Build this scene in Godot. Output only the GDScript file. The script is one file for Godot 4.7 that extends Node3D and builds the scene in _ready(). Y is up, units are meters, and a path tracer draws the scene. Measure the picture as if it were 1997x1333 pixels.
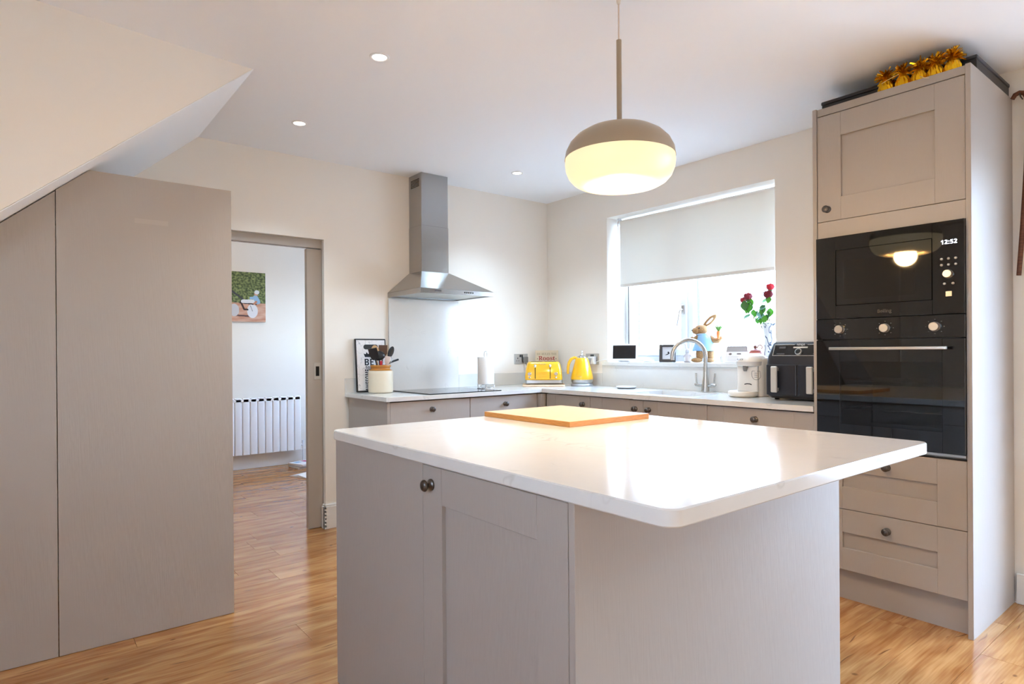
extends Node3D

# ------------------------------------------------------------------ mesh helper
class G:
	var st := SurfaceTool.new()
	var xf := Transform3D()
	var gid := 1

	func _init() -> void:
		st.begin(Mesh.PRIMITIVE_TRIANGLES)

	func put(p: Vector3, uv: Vector2) -> void:
		st.set_uv(uv)
		st.add_vertex(xf * p)

	func tri(a: Vector3, b: Vector3, c: Vector3, out: Vector3, ua := Vector2.ZERO, ub := Vector2.ZERO, uc := Vector2.ZERO) -> void:
		var n := (a - c).cross(a - b)
		if n.length_squared() < 1e-18:
			return
		st.set_smooth_group(-1)
		put(a, ua)
		if n.dot(out) >= 0.0:
			put(b, ub)
			put(c, uc)
		else:
			put(c, uc)
			put(b, ub)

	func quad(a: Vector3, b: Vector3, c: Vector3, d: Vector3, out: Vector3, u0 := Vector2(0, 0), u1 := Vector2(1, 0), u2 := Vector2(1, 1), u3 := Vector2(0, 1)) -> void:
		tri(a, b, c, out, u0, u1, u2)
		tri(a, c, d, out, u0, u2, u3)

	# box given by two corners, with chamfered edges
	func bx(lo: Vector3, hi: Vector3, bev := 0.0) -> G:
		var c := (lo + hi) * 0.5
		var h := ((hi - lo) * 0.5).abs()
		bev = minf(bev, minf(h.x, minf(h.y, h.z)) * 0.9)
		var e := [Vector3.RIGHT, Vector3.UP, Vector3.BACK]
		for k in 3:
			var i := (k + 1) % 3
			var j := (k + 2) % 3
			var ei: Vector3 = e[i] * (h[i] - bev)
			var ej: Vector3 = e[j] * (h[j] - bev)
			for s in [-1.0, 1.0]:
				var o: Vector3 = c + e[k] * h[k] * s
				quad(o - ei - ej, o + ei - ej, o + ei + ej, o - ei + ej, e[k] * s)
			if bev > 0.0:
				var ek: Vector3 = e[k] * (h[k] - bev)
				for si in [-1.0, 1.0]:
					for sj in [-1.0, 1.0]:
						var p: Vector3 = c + e[i] * h[i] * si + e[j] * (h[j] - bev) * sj
						var q: Vector3 = c + e[i] * (h[i] - bev) * si + e[j] * h[j] * sj
						quad(p - ek, p + ek, q + ek, q - ek, e[i] * si + e[j] * sj)
		if bev > 0.0:
			for sx in [-1.0, 1.0]:
				for sy in [-1.0, 1.0]:
					for sz in [-1.0, 1.0]:
						var s := Vector3(sx, sy, sz)
						var m := h - Vector3.ONE * bev
						tri(c + Vector3(h.x, m.y, m.z) * s, c + Vector3(m.x, h.y, m.z) * s, c + Vector3(m.x, m.y, h.z) * s, s)
		return self

	# skin over a row of loops that all have the same number of points
	func loft(loops: Array, cap0 := true, cap1 := true, sharp := [], smooth := true, closed := true) -> G:
		var n: int = loops[0].size()
		var t := []
		var g := gid
		var mid := Vector3.ZERO
		for l in loops:
			for p in l:
				mid += p
		mid /= float(n * loops.size())
		var last := n if closed else n - 1
		for i in loops.size() - 1:
			if i in sharp:
				g += 1
			var a: PackedVector3Array = loops[i]
			var b: PackedVector3Array = loops[i + 1]
			var v0 := float(i) / (loops.size() - 1)
			var v1 := float(i + 1) / (loops.size() - 1)
			for j in last:
				var k := (j + 1) % n
				var u0 := float(j) / n
				var u1 := float(j + 1) / n
				t.append([a[j], b[j], b[k], g, Vector2(u0, v0), Vector2(u0, v1), Vector2(u1, v1)])
				t.append([a[j], b[k], a[k], g, Vector2(u0, v0), Vector2(u1, v1), Vector2(u1, v0)])
		for e in [0, 1]:
			if (cap0 if e == 0 else cap1):
				var l: PackedVector3Array = loops[0] if e == 0 else loops[loops.size() - 1]
				var c := Vector3.ZERO
				for p in l:
					c += p
				c /= float(n)
				for j in n:
					var k := (j + 1) % n
					if e == 0:
						t.append([c, l[j], l[k], -1, Vector2.ZERO, Vector2.ZERO, Vector2.ZERO])
					else:
						t.append([c, l[k], l[j], -1, Vector2.ZERO, Vector2.ZERO, Vector2.ZERO])
		var vol := 0.0
		for q in t:
			vol += (q[0] - mid).dot((q[1] - mid).cross(q[2] - mid))
		for q in t:
			var a: Vector3 = q[0]
			var b: Vector3 = q[1]
			var c: Vector3 = q[2]
			if (b - a).cross(c - a).length_squared() < 1e-18:
				continue
			st.set_smooth_group(q[3] if smooth else -1)
			put(a, q[4])
			if vol > 0.0:
				put(c, q[6])
				put(b, q[5])
			else:
				put(b, q[5])
				put(c, q[6])
		gid = g + 1
		return self

	static func ring(c: Vector3, r: float, n := 24, bx_ := Vector3.RIGHT, bz := Vector3.BACK) -> PackedVector3Array:
		var l := PackedVector3Array()
		for j in n:
			var a := TAU * j / n
			l.append(c + bx_ * (cos(a) * r) + bz * (sin(a) * r))
		return l

	# profile of (radius, height), turned about the y axis through c
	func lathe(prof: Array, n := 32, c := Vector3.ZERO, sharp := []) -> G:
		var loops := []
		for p in prof:
			loops.append(ring(c + Vector3(0, p.y, 0), maxf(p.x, 0.00002), n))
		return loft(loops, false, false, sharp)

	func tube(pts: Array, r, n := 10, caps := true) -> G:
		var loops := []
		var up := Vector3.UP
		var d0: Vector3 = (pts[1] - pts[0]).normalized()
		if absf(d0.dot(up)) > 0.95:
			up = Vector3.RIGHT
		var side := d0.cross(up).normalized()
		for i in pts.size():
			var d: Vector3
			if i == 0:
				d = pts[1] - pts[0]
			elif i == pts.size() - 1:
				d = pts[i] - pts[i - 1]
			else:
				d = (pts[i + 1] - pts[i]).normalized() + (pts[i] - pts[i - 1]).normalized()
			d = d.normalized()
			side = (side - d * side.dot(d)).normalized()
			var rr: float = r[i] if r is Array else r
			loops.append(ring(pts[i], rr, n, side, d.cross(side)))
		return loft(loops, caps, caps)

	static func rloop(y: float, w: float, d: float, r: float, cx := 0.0, cz := 0.0, seg := 5) -> PackedVector3Array:
		var l := PackedVector3Array()
		r = minf(r, minf(w, d) * 0.499)
		for q in 4:
			var sx := [1.0, -1.0, -1.0, 1.0][q] as float
			var sz := [1.0, 1.0, -1.0, -1.0][q] as float
			for k in seg + 1:
				var a := PI * 0.5 * (q + float(k) / seg)
				l.append(Vector3(cx + sx * (w * 0.5 - r) + cos(a) * r, y, cz + sz * (d * 0.5 - r) + sin(a) * r))
		return l

	# upright slab with rounded corners r and chamfered rims bev; c is the centre of its underside
	func rbox(c: Vector3, s: Vector3, r: float, bev := 0.002, seg := 5) -> G:
		var ls := [rloop(c.y, s.x - 2 * bev, s.z - 2 * bev, maxf(r - bev, 0.0005), c.x, c.z, seg), rloop(c.y + bev, s.x, s.z, r, c.x, c.z, seg), rloop(c.y + s.y - bev, s.x, s.z, r, c.x, c.z, seg), rloop(c.y + s.y, s.x - 2 * bev, s.z - 2 * bev, maxf(r - bev, 0.0005), c.x, c.z, seg)]
		return loft(ls, true, true, [1, 2])

	func blob(c: Vector3, r: Vector3, b := Basis(), n := 16) -> G:
		var loops := []
		var m := n / 2 + 1
		for i in m:
			var a := PI * i / (m - 1)
			var l := PackedVector3Array()
			for j in n:
				var q := TAU * j / n
				l.append(c + b * Vector3(maxf(sin(a), 0.002) * cos(q) * r.x, cos(a) * r.y, maxf(sin(a), 0.002) * sin(q) * r.z))
			loops.append(l)
		return loft(loops, false, false)

	# outline in x and y, from depth z0 to z1
	func prism(poly: PackedVector2Array, z0: float, z1: float) -> G:
		var idx := Geometry2D.triangulate_polygon(poly)
		for z in [z0, z1]:
			var out := Vector3(0, 0, -1.0 if z == minf(z0, z1) else 1.0)
			for k in range(0, idx.size(), 3):
				tri(Vector3(poly[idx[k]].x, poly[idx[k]].y, z), Vector3(poly[idx[k + 1]].x, poly[idx[k + 1]].y, z), Vector3(poly[idx[k + 2]].x, poly[idx[k + 2]].y, z), out)
		var turn := -1.0 if Geometry2D.is_polygon_clockwise(poly) else 1.0
		for k in poly.size():
			var a := poly[k]
			var b := poly[(k + 1) % poly.size()]
			var o := Vector3(b.y - a.y, a.x - b.x, 0) * turn
			quad(Vector3(a.x, a.y, z0), Vector3(b.x, b.y, z0), Vector3(b.x, b.y, z1), Vector3(a.x, a.y, z1), o)
		return self

	func mesh() -> ArrayMesh:
		st.generate_normals()
		return st.commit()

# ------------------------------------------------------------------ scene helpers
const H := 2.479            # ceiling
const TOP := 0.91           # worktop
var taken := {}
var M := {}

func numbered(n: String) -> String:
	if not taken.has(n):
		taken[n] = 0
		return n
	taken[n] += 1
	return "%s_%03d" % [n, taken[n]]

func tag(o: Node, label: String, category: String, group := "") -> Node:
	o.set_meta("label", label)
	o.set_meta("category", category)
	if group != "":
		o.set_meta("group", group)
	return o

func thing(called: String, label: String, category: String, at := Vector3.ZERO, turn := 0.0, group := "") -> Node3D:
	var o := Node3D.new()
	o.name = numbered(called)
	add_child(o)
	o.position = at
	o.rotation.y = turn
	tag(o, label, category, group)
	return o

func obj(parent: Node, called: String, g: G, m: Material, at := Vector3.ZERO, label := "") -> MeshInstance3D:
	return obm(parent, called, g.mesh(), m, at, label)

func obm(parent: Node, called: String, me: Mesh, m: Material, at := Vector3.ZERO, label := "") -> MeshInstance3D:
	var o := MeshInstance3D.new()
	o.name = numbered(called) if parent == self else called
	o.mesh = me
	o.material_override = m
	o.cast_shadow = GeometryInstance3D.SHADOW_CASTING_SETTING_ON
	parent.add_child(o, true)
	o.position = at
	if label != "":
		o.set_meta("label", label)
	return o

func struct(called: String, g: G, m: Material, parent: Node = self) -> MeshInstance3D:
	var o := obj(parent, called, g, m)
	if parent == self:
		o.set_meta("kind", "structure")
	return o

func solo(called: String, g: G, m: Material, label: String, category: String, at := Vector3.ZERO, group := "") -> MeshInstance3D:
	var o := obj(self, called, g, m, at)
	tag(o, label, category, group)
	return o

func lettering(parent: Node, called: String, words: String, height: float, m: Material, t: Transform3D, bold := 400, serif := false, depth := 0.0006, italic := false) -> MeshInstance3D:
	var f := SystemFont.new()
	f.font_names = PackedStringArray(["Droid Serif" if serif else "Droid Sans"])
	f.font_weight = bold
	f.font_italic = italic
	var tm := TextMesh.new()
	tm.text = words
	tm.font = f
	tm.font_size = 64
	tm.pixel_size = height / 46.0
	tm.depth = depth
	tm.curve_step = 4.0
	tm.horizontal_alignment = HORIZONTAL_ALIGNMENT_CENTER
	tm.vertical_alignment = VERTICAL_ALIGNMENT_CENTER
	var o := obm(parent, called, tm, m)
	o.transform = t
	return o

func rgb(r: float, g: float, b: float, a := 1.0) -> Color:
	return Color(r / 255.0, g / 255.0, b / 255.0, a)

func mat(c: Color, rough := 0.6, metal := 0.0) -> StandardMaterial3D:
	var m := StandardMaterial3D.new()
	m.albedo_color = c
	m.roughness = rough
	m.metallic = metal
	return m

func glow(c: Color, energy: float, base := Color.WHITE) -> StandardMaterial3D:
	var m := mat(base, 0.4)
	m.emission_enabled = true
	m.emission = c
	m.emission_energy_multiplier = energy
	return m

func noise(seed_: int, freq: float, oct := 3) -> FastNoiseLite:
	var n := FastNoiseLite.new()
	n.seed = seed_
	n.noise_type = FastNoiseLite.TYPE_SIMPLEX_SMOOTH
	n.frequency = freq
	n.fractal_octaves = oct
	return n

func grain_normal(seed_: int, freq: float, strength: float) -> NoiseTexture2D:
	var t := NoiseTexture2D.new()
	t.width = 512
	t.height = 512
	t.seamless = true
	t.as_normal_map = true
	t.bump_strength = strength
	t.noise = noise(seed_, freq, 3)
	return t

func triplanar(m: StandardMaterial3D, s: Vector3) -> StandardMaterial3D:
	m.uv1_triplanar = true
	m.uv1_world_triplanar = true
	m.uv1_scale = s
	return m

# ------------------------------------------------------------------ computed textures
func oak_texture() -> ImageTexture:
	var w := 1024
	var h := 768
	var fine := noise(11, 0.02, 2)
	var wide := noise(12, 0.006, 3)
	var warp := noise(13, 0.004, 2)
	var rng := RandomNumberGenerator.new()
	rng.seed = 5
	var data := PackedByteArray()
	data.resize(w * h * 3)
	var tone := [0.0, 0.10, -0.07, 0.05, 0.14, -0.03]
	var marks := []
	for k in 6:
		var l := []
		for q in 8:
			var knot := q == 0
			l.append([rng.randf_range(60, w - 60), rng.randf_range(12, 116), rng.randf_range(8, 16) if knot else rng.randf_range(14, 70), rng.randf_range(2.5, 4.0) if knot else rng.randf_range(0.7, 1.6), rng.randf_range(0.35, 0.6) if knot else rng.randf_range(0.3, 0.75), rng.randf_range(-0.10, 0.10)])
		marks.append(l)
	for y in h:
		var k := y / 128
		var yy := float(y % 128)
		var l: Array = marks[k]
		for x in w:
			var wx := warp.get_noise_2d(x, yy * 2.0 + k * 900.0)
			var f := fine.get_noise_2d(x * 0.22 + k * 313.0, yy * 7.0 + wx * 14.0)
			var c := wide.get_noise_2d(x * 0.42 + k * 777.0, yy * 3.6 + wx * 34.0)
			var t: float = 0.40 + tone[k] + 0.30 * f + 0.62 * c
			var s := 0.0
			for q in l:
				var dx: float = (x - q[0]) / q[2]
				if absf(dx) > 1.0:
					continue
				var dy: float = (yy - q[1] - q[5] * (x - q[0]) - 3.0 * wx * 4.0) / q[3]
				var d := dx * dx + dy * dy * 0.35
				if d < 1.0:
					s = maxf(s, (1.0 - d) * q[4])
			t = clampf(t, 0.0, 1.0)
			var r := lerpf(226, 168, t)
			var g := lerpf(178, 110, t)
			var b := lerpf(122, 58, t)
			r = lerpf(r, 96, s)
			g = lerpf(g, 58, s)
			b = lerpf(b, 30, s)
			var at := (y * w + x) * 3
			data[at] = int(r)
			data[at + 1] = int(g)
			data[at + 2] = int(b)
	return ImageTexture.create_from_image(Image.create_from_data(w, h, false, Image.FORMAT_RGB8, data))

func quartz_texture() -> ImageTexture:
	var w := 640
	var data := PackedByteArray()
	data.resize(w * w * 3)
	var a := noise(31, 0.006, 4)
	var b := noise(32, 0.009, 3)
	var c := noise(33, 0.02, 3)
	for y in w:
		for x in w:
			# fold the plane so that the picture repeats without a seam
			var px := absf(x - w * 0.5)
			var py := absf(y - w * 0.5)
			var v := absf(a.get_noise_2d(px + 40.0 * b.get_noise_2d(px, py), py + x * 0.05))
			var m := clampf(b.get_noise_2d(py * 0.8 + 300.0, px * 0.8) * 2.2 + 0.05, 0.0, 1.0)
			var line := clampf(1.0 - v / 0.035, 0.0, 1.0) * m
			var cloud := clampf(c.get_noise_2d(px, py) * 0.5 + 0.4, 0.0, 1.0)
			var t := line * 0.17 + cloud * 0.03
			var at := (y * w + x) * 3
			data[at] = int(lerpf(222, 140, t))
			data[at + 1] = int(lerpf(219, 132, t))
			data[at + 2] = int(lerpf(213, 120, t))
	return ImageTexture.create_from_image(Image.create_from_data(w, w, false, Image.FORMAT_RGB8, data))

func disc(im: Image, cx: float, cy: float, rx: float, ry: float, c: Color) -> void:
	for y in range(maxi(0, int(cy - ry)), mini(im.get_height(), int(cy + ry) + 1)):
		for x in range(maxi(0, int(cx - rx)), mini(im.get_width(), int(cx + rx) + 1)):
			var d := Vector2((x - cx) / rx, (y - cy) / ry).length()
			if d <= 1.0:
				im.set_pixel(x, y, c)

func stroke(im: Image, a: Vector2, b: Vector2, r: float, c: Color) -> void:
	var n := int(a.distance_to(b)) + 1
	for k in n + 1:
		var p := a.lerp(b, float(k) / n)
		disc(im, p.x, p.y, r, r, c)

# print on the canvas in the next room: a driver in a two-wheeled cart before a hedge, on a red track
func canvas_picture() -> ImageTexture:
	var im := Image.create(240, 190, false, Image.FORMAT_RGB8)
	var n := noise(51, 0.09, 4)
	var m := noise(52, 0.03, 3)
	for y in 190:
		for x in 240:
			var c: Color
			if y < 118:
				var t := clampf(n.get_noise_2d(x, y) * 0.9 + 0.5, 0, 1)
				c = rgb(58, 72, 46).lerp(rgb(158, 168, 108), t)
			else:
				var t := clampf(m.get_noise_2d(x * 0.4, y * 2.0) * 0.8 + 0.5, 0, 1)
				c = rgb(222, 186, 164).lerp(rgb(196, 138, 112), t)
			im.set_pixel(x, y, c)
	disc(im, 40, 90, 44, 26, rgb(58, 44, 40))          # the horse, mostly out of sight behind the cupboard
	stroke(im, Vector2(70, 70), Vector2(96, 42), 9, rgb(58, 44, 40))
	for lx in [14.0, 30.0, 62.0, 76.0]:
		stroke(im, Vector2(lx, 105), Vector2(lx + 6, 160), 4, rgb(52, 40, 38))
	stroke(im, Vector2(112, 66), Vector2(160, 104), 3, rgb(70, 70, 78))
	stroke(im, Vector2(120, 165), Vector2(190, 168), 3, rgb(96, 72, 70))
	disc(im, 130, 146, 17, 24, rgb(206, 204, 206))
	disc(im, 193, 148, 19, 27, rgb(228, 228, 232))
	stroke(im, Vector2(193, 148), Vector2(186, 128), 1, rgb(130, 130, 134))
	stroke(im, Vector2(150, 118), Vector2(206, 122), 2, rgb(44, 40, 42))
	stroke(im, Vector2(152, 112), Vector2(164, 142), 3, rgb(60, 44, 42))
	stroke(im, Vector2(164, 142), Vector2(176, 143), 3, rgb(50, 38, 36))
	stroke(im, Vector2(160, 112), Vector2(196, 110), 7, rgb(232, 234, 236))
	stroke(im, Vector2(204, 96), Vector2(212, 112), 9, rgb(150, 186, 214))
	stroke(im, Vector2(188, 98), Vector2(204, 98), 5, rgb(150, 186, 214))
	stroke(im, Vector2(206, 112), Vector2(200, 120), 4, rgb(196, 136, 110))
	disc(im, 206, 80, 7, 9, rgb(206, 160, 138))
	disc(im, 209, 75, 9, 8, rgb(222, 228, 228))
	return ImageTexture.create_from_image(im)

func vase_picture() -> ImageTexture:
	var im := Image.create(256, 256, false, Image.FORMAT_RGB8)
	im.fill(rgb(226, 230, 232))
	var n := noise(61, 0.02, 2)
	var rng := RandomNumberGenerator.new()
	rng.seed = 8
	for y in [14, 22, 236, 246]:
		im.fill_rect(Rect2i(0, y, 256, 3), rgb(84, 98, 128))
	for k in 34:
		var p := Vector2(rng.randf_range(0, 255), rng.randf_range(30, 225))
		var q := p
		for s in 26:
			var a := n.get_noise_2d(q.x + k * 50, q.y) * 9.0
			var q2 := q + Vector2(cos(a), sin(a)) * 2.2
			disc(im, q2.x, q2.y, 2.4, 2.4, rgb(72, 88, 122) if k % 3 else rgb(130, 144, 170))
			q = q2
	return ImageTexture.create_from_image(im)

func page_picture() -> ImageTexture:
	var im := Image.create(120, 100, false, Image.FORMAT_RGB8)
	im.fill(rgb(236, 232, 230))
	im.fill_rect(Rect2i(0, 0, 120, 32), rgb(170, 164, 160))
	disc(im, 26, 46, 9, 6, rgb(110, 100, 96))
	im.fill_rect(Rect2i(66, 42, 20, 7), rgb(96, 88, 84))
	for r in 4:
		im.fill_rect(Rect2i(14, 60 + r * 9, 92, 2), rgb(206, 200, 198))
	return ImageTexture.create_from_image(im)

func speckle_texture(seed_: int, a: Color, b: Color, freq := 0.05, stretch := 1.0) -> ImageTexture:
	var im := Image.create(256, 256, false, Image.FORMAT_RGB8)
	var n := noise(seed_, freq, 4)
	for y in 256:
		for x in 256:
			var px := absf(x - 128.0)
			var py := absf(y - 128.0)
			im.set_pixel(x, y, a.lerp(b, clampf(n.get_noise_2d(px, py * stretch) + 0.5, 0, 1)))
	return ImageTexture.create_from_image(im)

# ------------------------------------------------------------------ the scene
func _ready() -> void:
	# camera: a level lens with a small upward shift
	var yaw := -0.673
	var pitch := -0.0018
	var roll := -0.007
	var fwd := Vector3(-sin(yaw), 0, -cos(yaw))
	var rt := Vector3(cos(yaw), 0, -sin(yaw))
	var f2 := fwd * cos(pitch) + Vector3.UP * sin(pitch)
	var u2 := Vector3.UP * cos(pitch) - fwd * sin(pitch)
	var cam := Camera3D.new()
	cam.name = "camera"
	add_child(cam)
	cam.transform = Transform3D(Basis(rt * cos(roll) + u2 * sin(roll), u2 * cos(roll) - rt * sin(roll), -f2), Vector3(-3.6333, 1.1875, 4.0529))
	cam.projection = Camera3D.PROJECTION_FRUSTUM
	cam.near = 0.05
	cam.far = 200.0
	cam.size = 0.05 * 1333.0 / 1206.55
	cam.frustum_offset = Vector2(0, 0.05 * 20.31 / 1206.55)
	cam.current = true

	# sky: a bright, thinly clouded day
	var sky := ProceduralSkyMaterial.new()
	sky.sky_top_color = Color(0.66, 0.80, 1.0)
	sky.sky_horizon_color = Color(0.80, 0.905, 1.0)
	sky.sky_curve = 0.25
	sky.ground_bottom_color = Color(0.50, 0.48, 0.45)
	sky.ground_horizon_color = Color(0.62, 0.60, 0.57)
	var env := Environment.new()
	env.background_mode = Environment.BG_SKY
	env.sky = Sky.new()
	env.sky.sky_material = sky
	env.background_energy_multiplier = SKY
	env.tonemap_mode = Environment.TONE_MAPPER_LINEAR
	env.tonemap_exposure = EXPOSURE
	env.sdfgi_enabled = true
	env.ssao_enabled = true
	env.ssil_enabled = true
	var we := WorldEnvironment.new()
	we.name = "environment"
	we.environment = env
	add_child(we)

	materials()
	room()
	outside()
	island()
	base_units()
	tall_unit()
	lamps()
	hob_side()
	corner_things()
	sink_side()
	sill_things()
	unit_top_things()
	left_and_far_things()

const SKY := 14.5
const EXPOSURE := 2.7
const SPOT := 1.8
const WARM := Color(0.80, 0.91, 1.0)

func materials() -> void:
	M.wall = mat(rgb(241, 234, 223), 0.9)
	M.ceiling = mat(rgb(250, 250, 250), 0.9)
	M.soffit = mat(rgb(250, 250, 250), 0.85)
	M.cabinet = mat(rgb(170, 161, 152), 0.48)
	M.cabinet.normal_enabled = true
	M.cabinet.normal_texture = grain_normal(3, 0.05, 3.0)
	M.cabinet.normal_scale = 0.17
	triplanar(M.cabinet, Vector3(7.0, 0.25, 7.0))
	M.quartz = mat(Color.WHITE, 0.12)
	M.quartz.albedo_texture = quartz_texture()
	triplanar(M.quartz, Vector3(0.75, 0.75, 0.75))
	M.oak = mat(rgb(222, 208, 190), 0.19)
	M.oak.metallic_specular = 0.62
	M.oak.albedo_texture = oak_texture()
	M.subfloor = mat(rgb(70, 52, 36), 0.9)
	M.white = mat(rgb(236, 236, 236), 0.35)
	M.frame = mat(rgb(218, 219, 222), 0.35)
	M.trim = mat(rgb(236, 232, 226), 0.5)
	M.radiator = mat(rgb(244, 244, 244), 0.4)
	M.steel = mat(rgb(176, 175, 174), 0.25, 1.0)
	M.steel.normal_enabled = true
	M.steel.normal_texture = grain_normal(4, 0.06, 2.0)
	M.steel.normal_scale = 0.12
	triplanar(M.steel, Vector3(0.6, 26.0, 0.6))
	M.chrome = mat(rgb(214, 216, 218), 0.12, 1.0)
	M.satin = mat(rgb(190, 188, 184), 0.3, 1.0)
	M.pewter = mat(rgb(98, 92, 88), 0.32, 0.9)
	M.glossblack = mat(rgb(9, 9, 11), 0.03)
	M.glossblack.metallic_specular = 0.55
	M.black = mat(rgb(20, 20, 22), 0.5)
	M.rubber = mat(rgb(30, 30, 32), 0.7)
	M.darkslot = mat(rgb(24, 20, 17), 0.9)
	M.plinth = mat(rgb(170, 161, 152), 0.5)
	var pane := mat(Color(1, 1, 1, 0.04), 0.0)
	pane.transparency = BaseMaterial3D.TRANSPARENCY_ALPHA
	M.pane = pane
	M.yellow = mat(rgb(246, 184, 26), 0.28)
	M.yellow.clearcoat_enabled = true
	M.yellow.clearcoat = 0.6
	M.yellow.clearcoat_roughness = 0.1
	M.bamboo = mat(Color.WHITE, 0.4)
	M.bamboo.albedo_texture = speckle_texture(71, rgb(236, 208, 174), rgb(222, 186, 146), 0.03, 14.0)
	triplanar(M.bamboo, Vector3(2.0, 2.0, 3.0))
	M.bambooedge = mat(Color.WHITE, 0.45)
	M.bambooedge.albedo_texture = speckle_texture(72, rgb(214, 152, 80), rgb(190, 124, 58), 0.04, 6.0)
	triplanar(M.bambooedge, Vector3(2.0, 8.0, 2.0))
	M.cream = mat(rgb(236, 230, 218), 0.35)
	M.paper = mat(rgb(250, 249, 246), 0.95)
	M.ink = mat(rgb(26, 28, 36), 0.8)

# ------------------------------------------------------------------ room shell
const SLOPE := 0.882
const SX := -2.794           # where the stair soffit meets the ceiling

func slope_y(x: float) -> float:
	return H - SLOPE * (SX - x)

func front_z(x: float) -> float:
	return 1.12 + 0.115 * (SX - x)

func room() -> void:
	# floor of single oak-look planks, laid along x
	var fl := G.new().bx(Vector3(-5.2, -0.12, -2.62), Vector3(0, -0.0085, 7.0))
	var floor_ := struct("floor", fl, M.subfloor)
	var rng := RandomNumberGenerator.new()
	rng.seed = 21
	var joints := {-1: -2.441, -5: -2.722, -4: -2.569, -2: -3.266, 0: -2.693, -6: -2.441, -8: -2.455, 6: -0.83, 7: -0.35, 10: -0.72}
	var cache := {}
	var P := 0.1965
	for k in range(-21, 30):
		var z0 := maxf(1.34 + k * P, -2.62)
		var z1 := minf(1.34 + (k + 1) * P, 7.0)
		if z1 - z0 < 0.01:
			continue
		var jx: float = joints[k] if joints.has(k) else -rng.randf_range(0.0, 1.28) - 1.9
		while jx > 0.0:
			jx -= 1.285
		var x0 := jx
		while x0 > -5.2:
			x0 -= 1.285
		while x0 < 0.0:
			var a := maxf(x0, -5.2)
			var b := minf(x0 + 1.285, 0.0)
			if b - a > 0.004:
				var v := rng.randi() % 6
				var key := "%d %.3f %.3f %.3f" % [v, b - a, z1 - z0, a - x0]
				if not cache.has(key):
					cache[key] = plank_mesh(b - a, z1 - z0, v, (a - x0) / 1.285)
				obm(floor_, "plank", cache[key], M.oak, Vector3(a, 0, z0))
			x0 += 1.285
	# ceiling over kitchen and the room beyond
	var ce := G.new().bx(Vector3(-5.3, H, -2.74), Vector3(0.3, H + 0.22, 7.12))
	struct("ceiling", ce, M.ceiling)
	# back wall (hob side): pocket for the sliding door to the right of the opening
	var wb := G.new()
	wb.bx(Vector3(-5.2, 0, -0.12), Vector3(-2.80, H, 0))
	wb.bx(Vector3(-2.80, 1.949, -0.035), Vector3(-2.02, H, 0))
	wb.bx(Vector3(-2.80, 1.949, -0.12), Vector3(-2.02, H, -0.092))
	wb.bx(Vector3(-2.02, 0, -0.035), Vector3(0, H, 0))
	wb.bx(Vector3(-2.02, 0, -0.12), Vector3(0, H, -0.092))
	struct("wall_back", wb, M.wall)
	# window wall
	var wr := G.new()
	wr.bx(Vector3(0, 0, -2.74), Vector3(0.3, H, -2.1))
	wr.bx(Vector3(0, 0, -2.1), Vector3(0.3, 1.2, -0.8))
	wr.bx(Vector3(0, 2.1, -2.1), Vector3(0.3, H, -0.8))
	wr.bx(Vector3(0, 0, -0.8), Vector3(0.3, H, 0.706))
	wr.bx(Vector3(0, 0, 0.706), Vector3(0.3, 1.07, 2.092))
	wr.bx(Vector3(0, 2.233, 0.706), Vector3(0.3, H, 2.092))
	wr.bx(Vector3(0, 0, 2.092), Vector3(0.3, H, 3.56))
	wr.bx(Vector3(0, 2.1, 3.56), Vector3(0.3, H, 4.5))
	wr.bx(Vector3(0, 0, 4.5), Vector3(0.3, H, 7.12))
	struct("wall_right", wr, M.wall)
	var wl := G.new()
	wl.bx(Vector3(-5.3, 0, -2.74), Vector3(-5.2, H, 3.2))
	wl.bx(Vector3(-5.3, 0, 3.2), Vector3(-5.2, 1.30, 3.85))
	wl.bx(Vector3(-5.3, 2.10, 3.2), Vector3(-5.2, H, 3.85))
	wl.bx(Vector3(-5.3, 0, 3.85), Vector3(-5.2, H, 7.12))
	struct("wall_left", wl, M.wall)
	var wq := G.new().bx(Vector3(-5.2, 0, 7.0), Vector3(0, H, 7.12))
	struct("wall_rear", wq, M.wall)
	struct("wall_far", G.new().bx(Vector3(-5.2, 0, -2.74), Vector3(0, H, -2.62)), M.wall)
	# stair: the side wall over the cupboard and the white underside of the flight
	var ws := G.new()
	var pa := [Vector2(SX, H), Vector2(-5.2, H), Vector2(-5.2, slope_y(-5.2))]
	var fr := []
	var bk := []
	for p in pa:
		fr.append(Vector3(p.x, p.y, front_z(p.x)))
		bk.append(Vector3(p.x, p.y, front_z(p.x) - 0.09))
	ws.tri(fr[0], fr[1], fr[2], Vector3.BACK)
	ws.tri(bk[0], bk[1], bk[2], Vector3.FORWARD)
	ws.quad(fr[0], fr[2], bk[2], bk[0], Vector3(1, -1, 0))
	ws.quad(fr[0], fr[1], bk[1], bk[0], Vector3.UP)
	struct("wall_stair", ws, M.wall)
	var so := G.new()
	var a0 := Vector3(SX + 0.006, H, 0.001)
	var a1 := Vector3(-5.2, slope_y(-5.2) - 0.006, 0.001)
	var b0 := Vector3(SX + 0.006, H, front_z(SX))
	var b1 := Vector3(-5.2, slope_y(-5.2) - 0.006, front_z(-5.2))
	var th := Vector3(-0.02, 0.0225, 0)
	so.quad(a0, a1, b1, b0, Vector3(1, -1, 0))
	so.quad(b0, b1, b1 + th * 0.1, b0 + th * 0.1, Vector3.BACK)
	so.quad(a0 + th, a1 + th, b1 + th - Vector3(0, 0, 0.1), b0 + th - Vector3(0, 0, 0.1), Vector3(-1, 1, 0))
	struct("ceiling_stair", so, M.soffit)
	# baseboards
	var bb := G.new()
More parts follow.
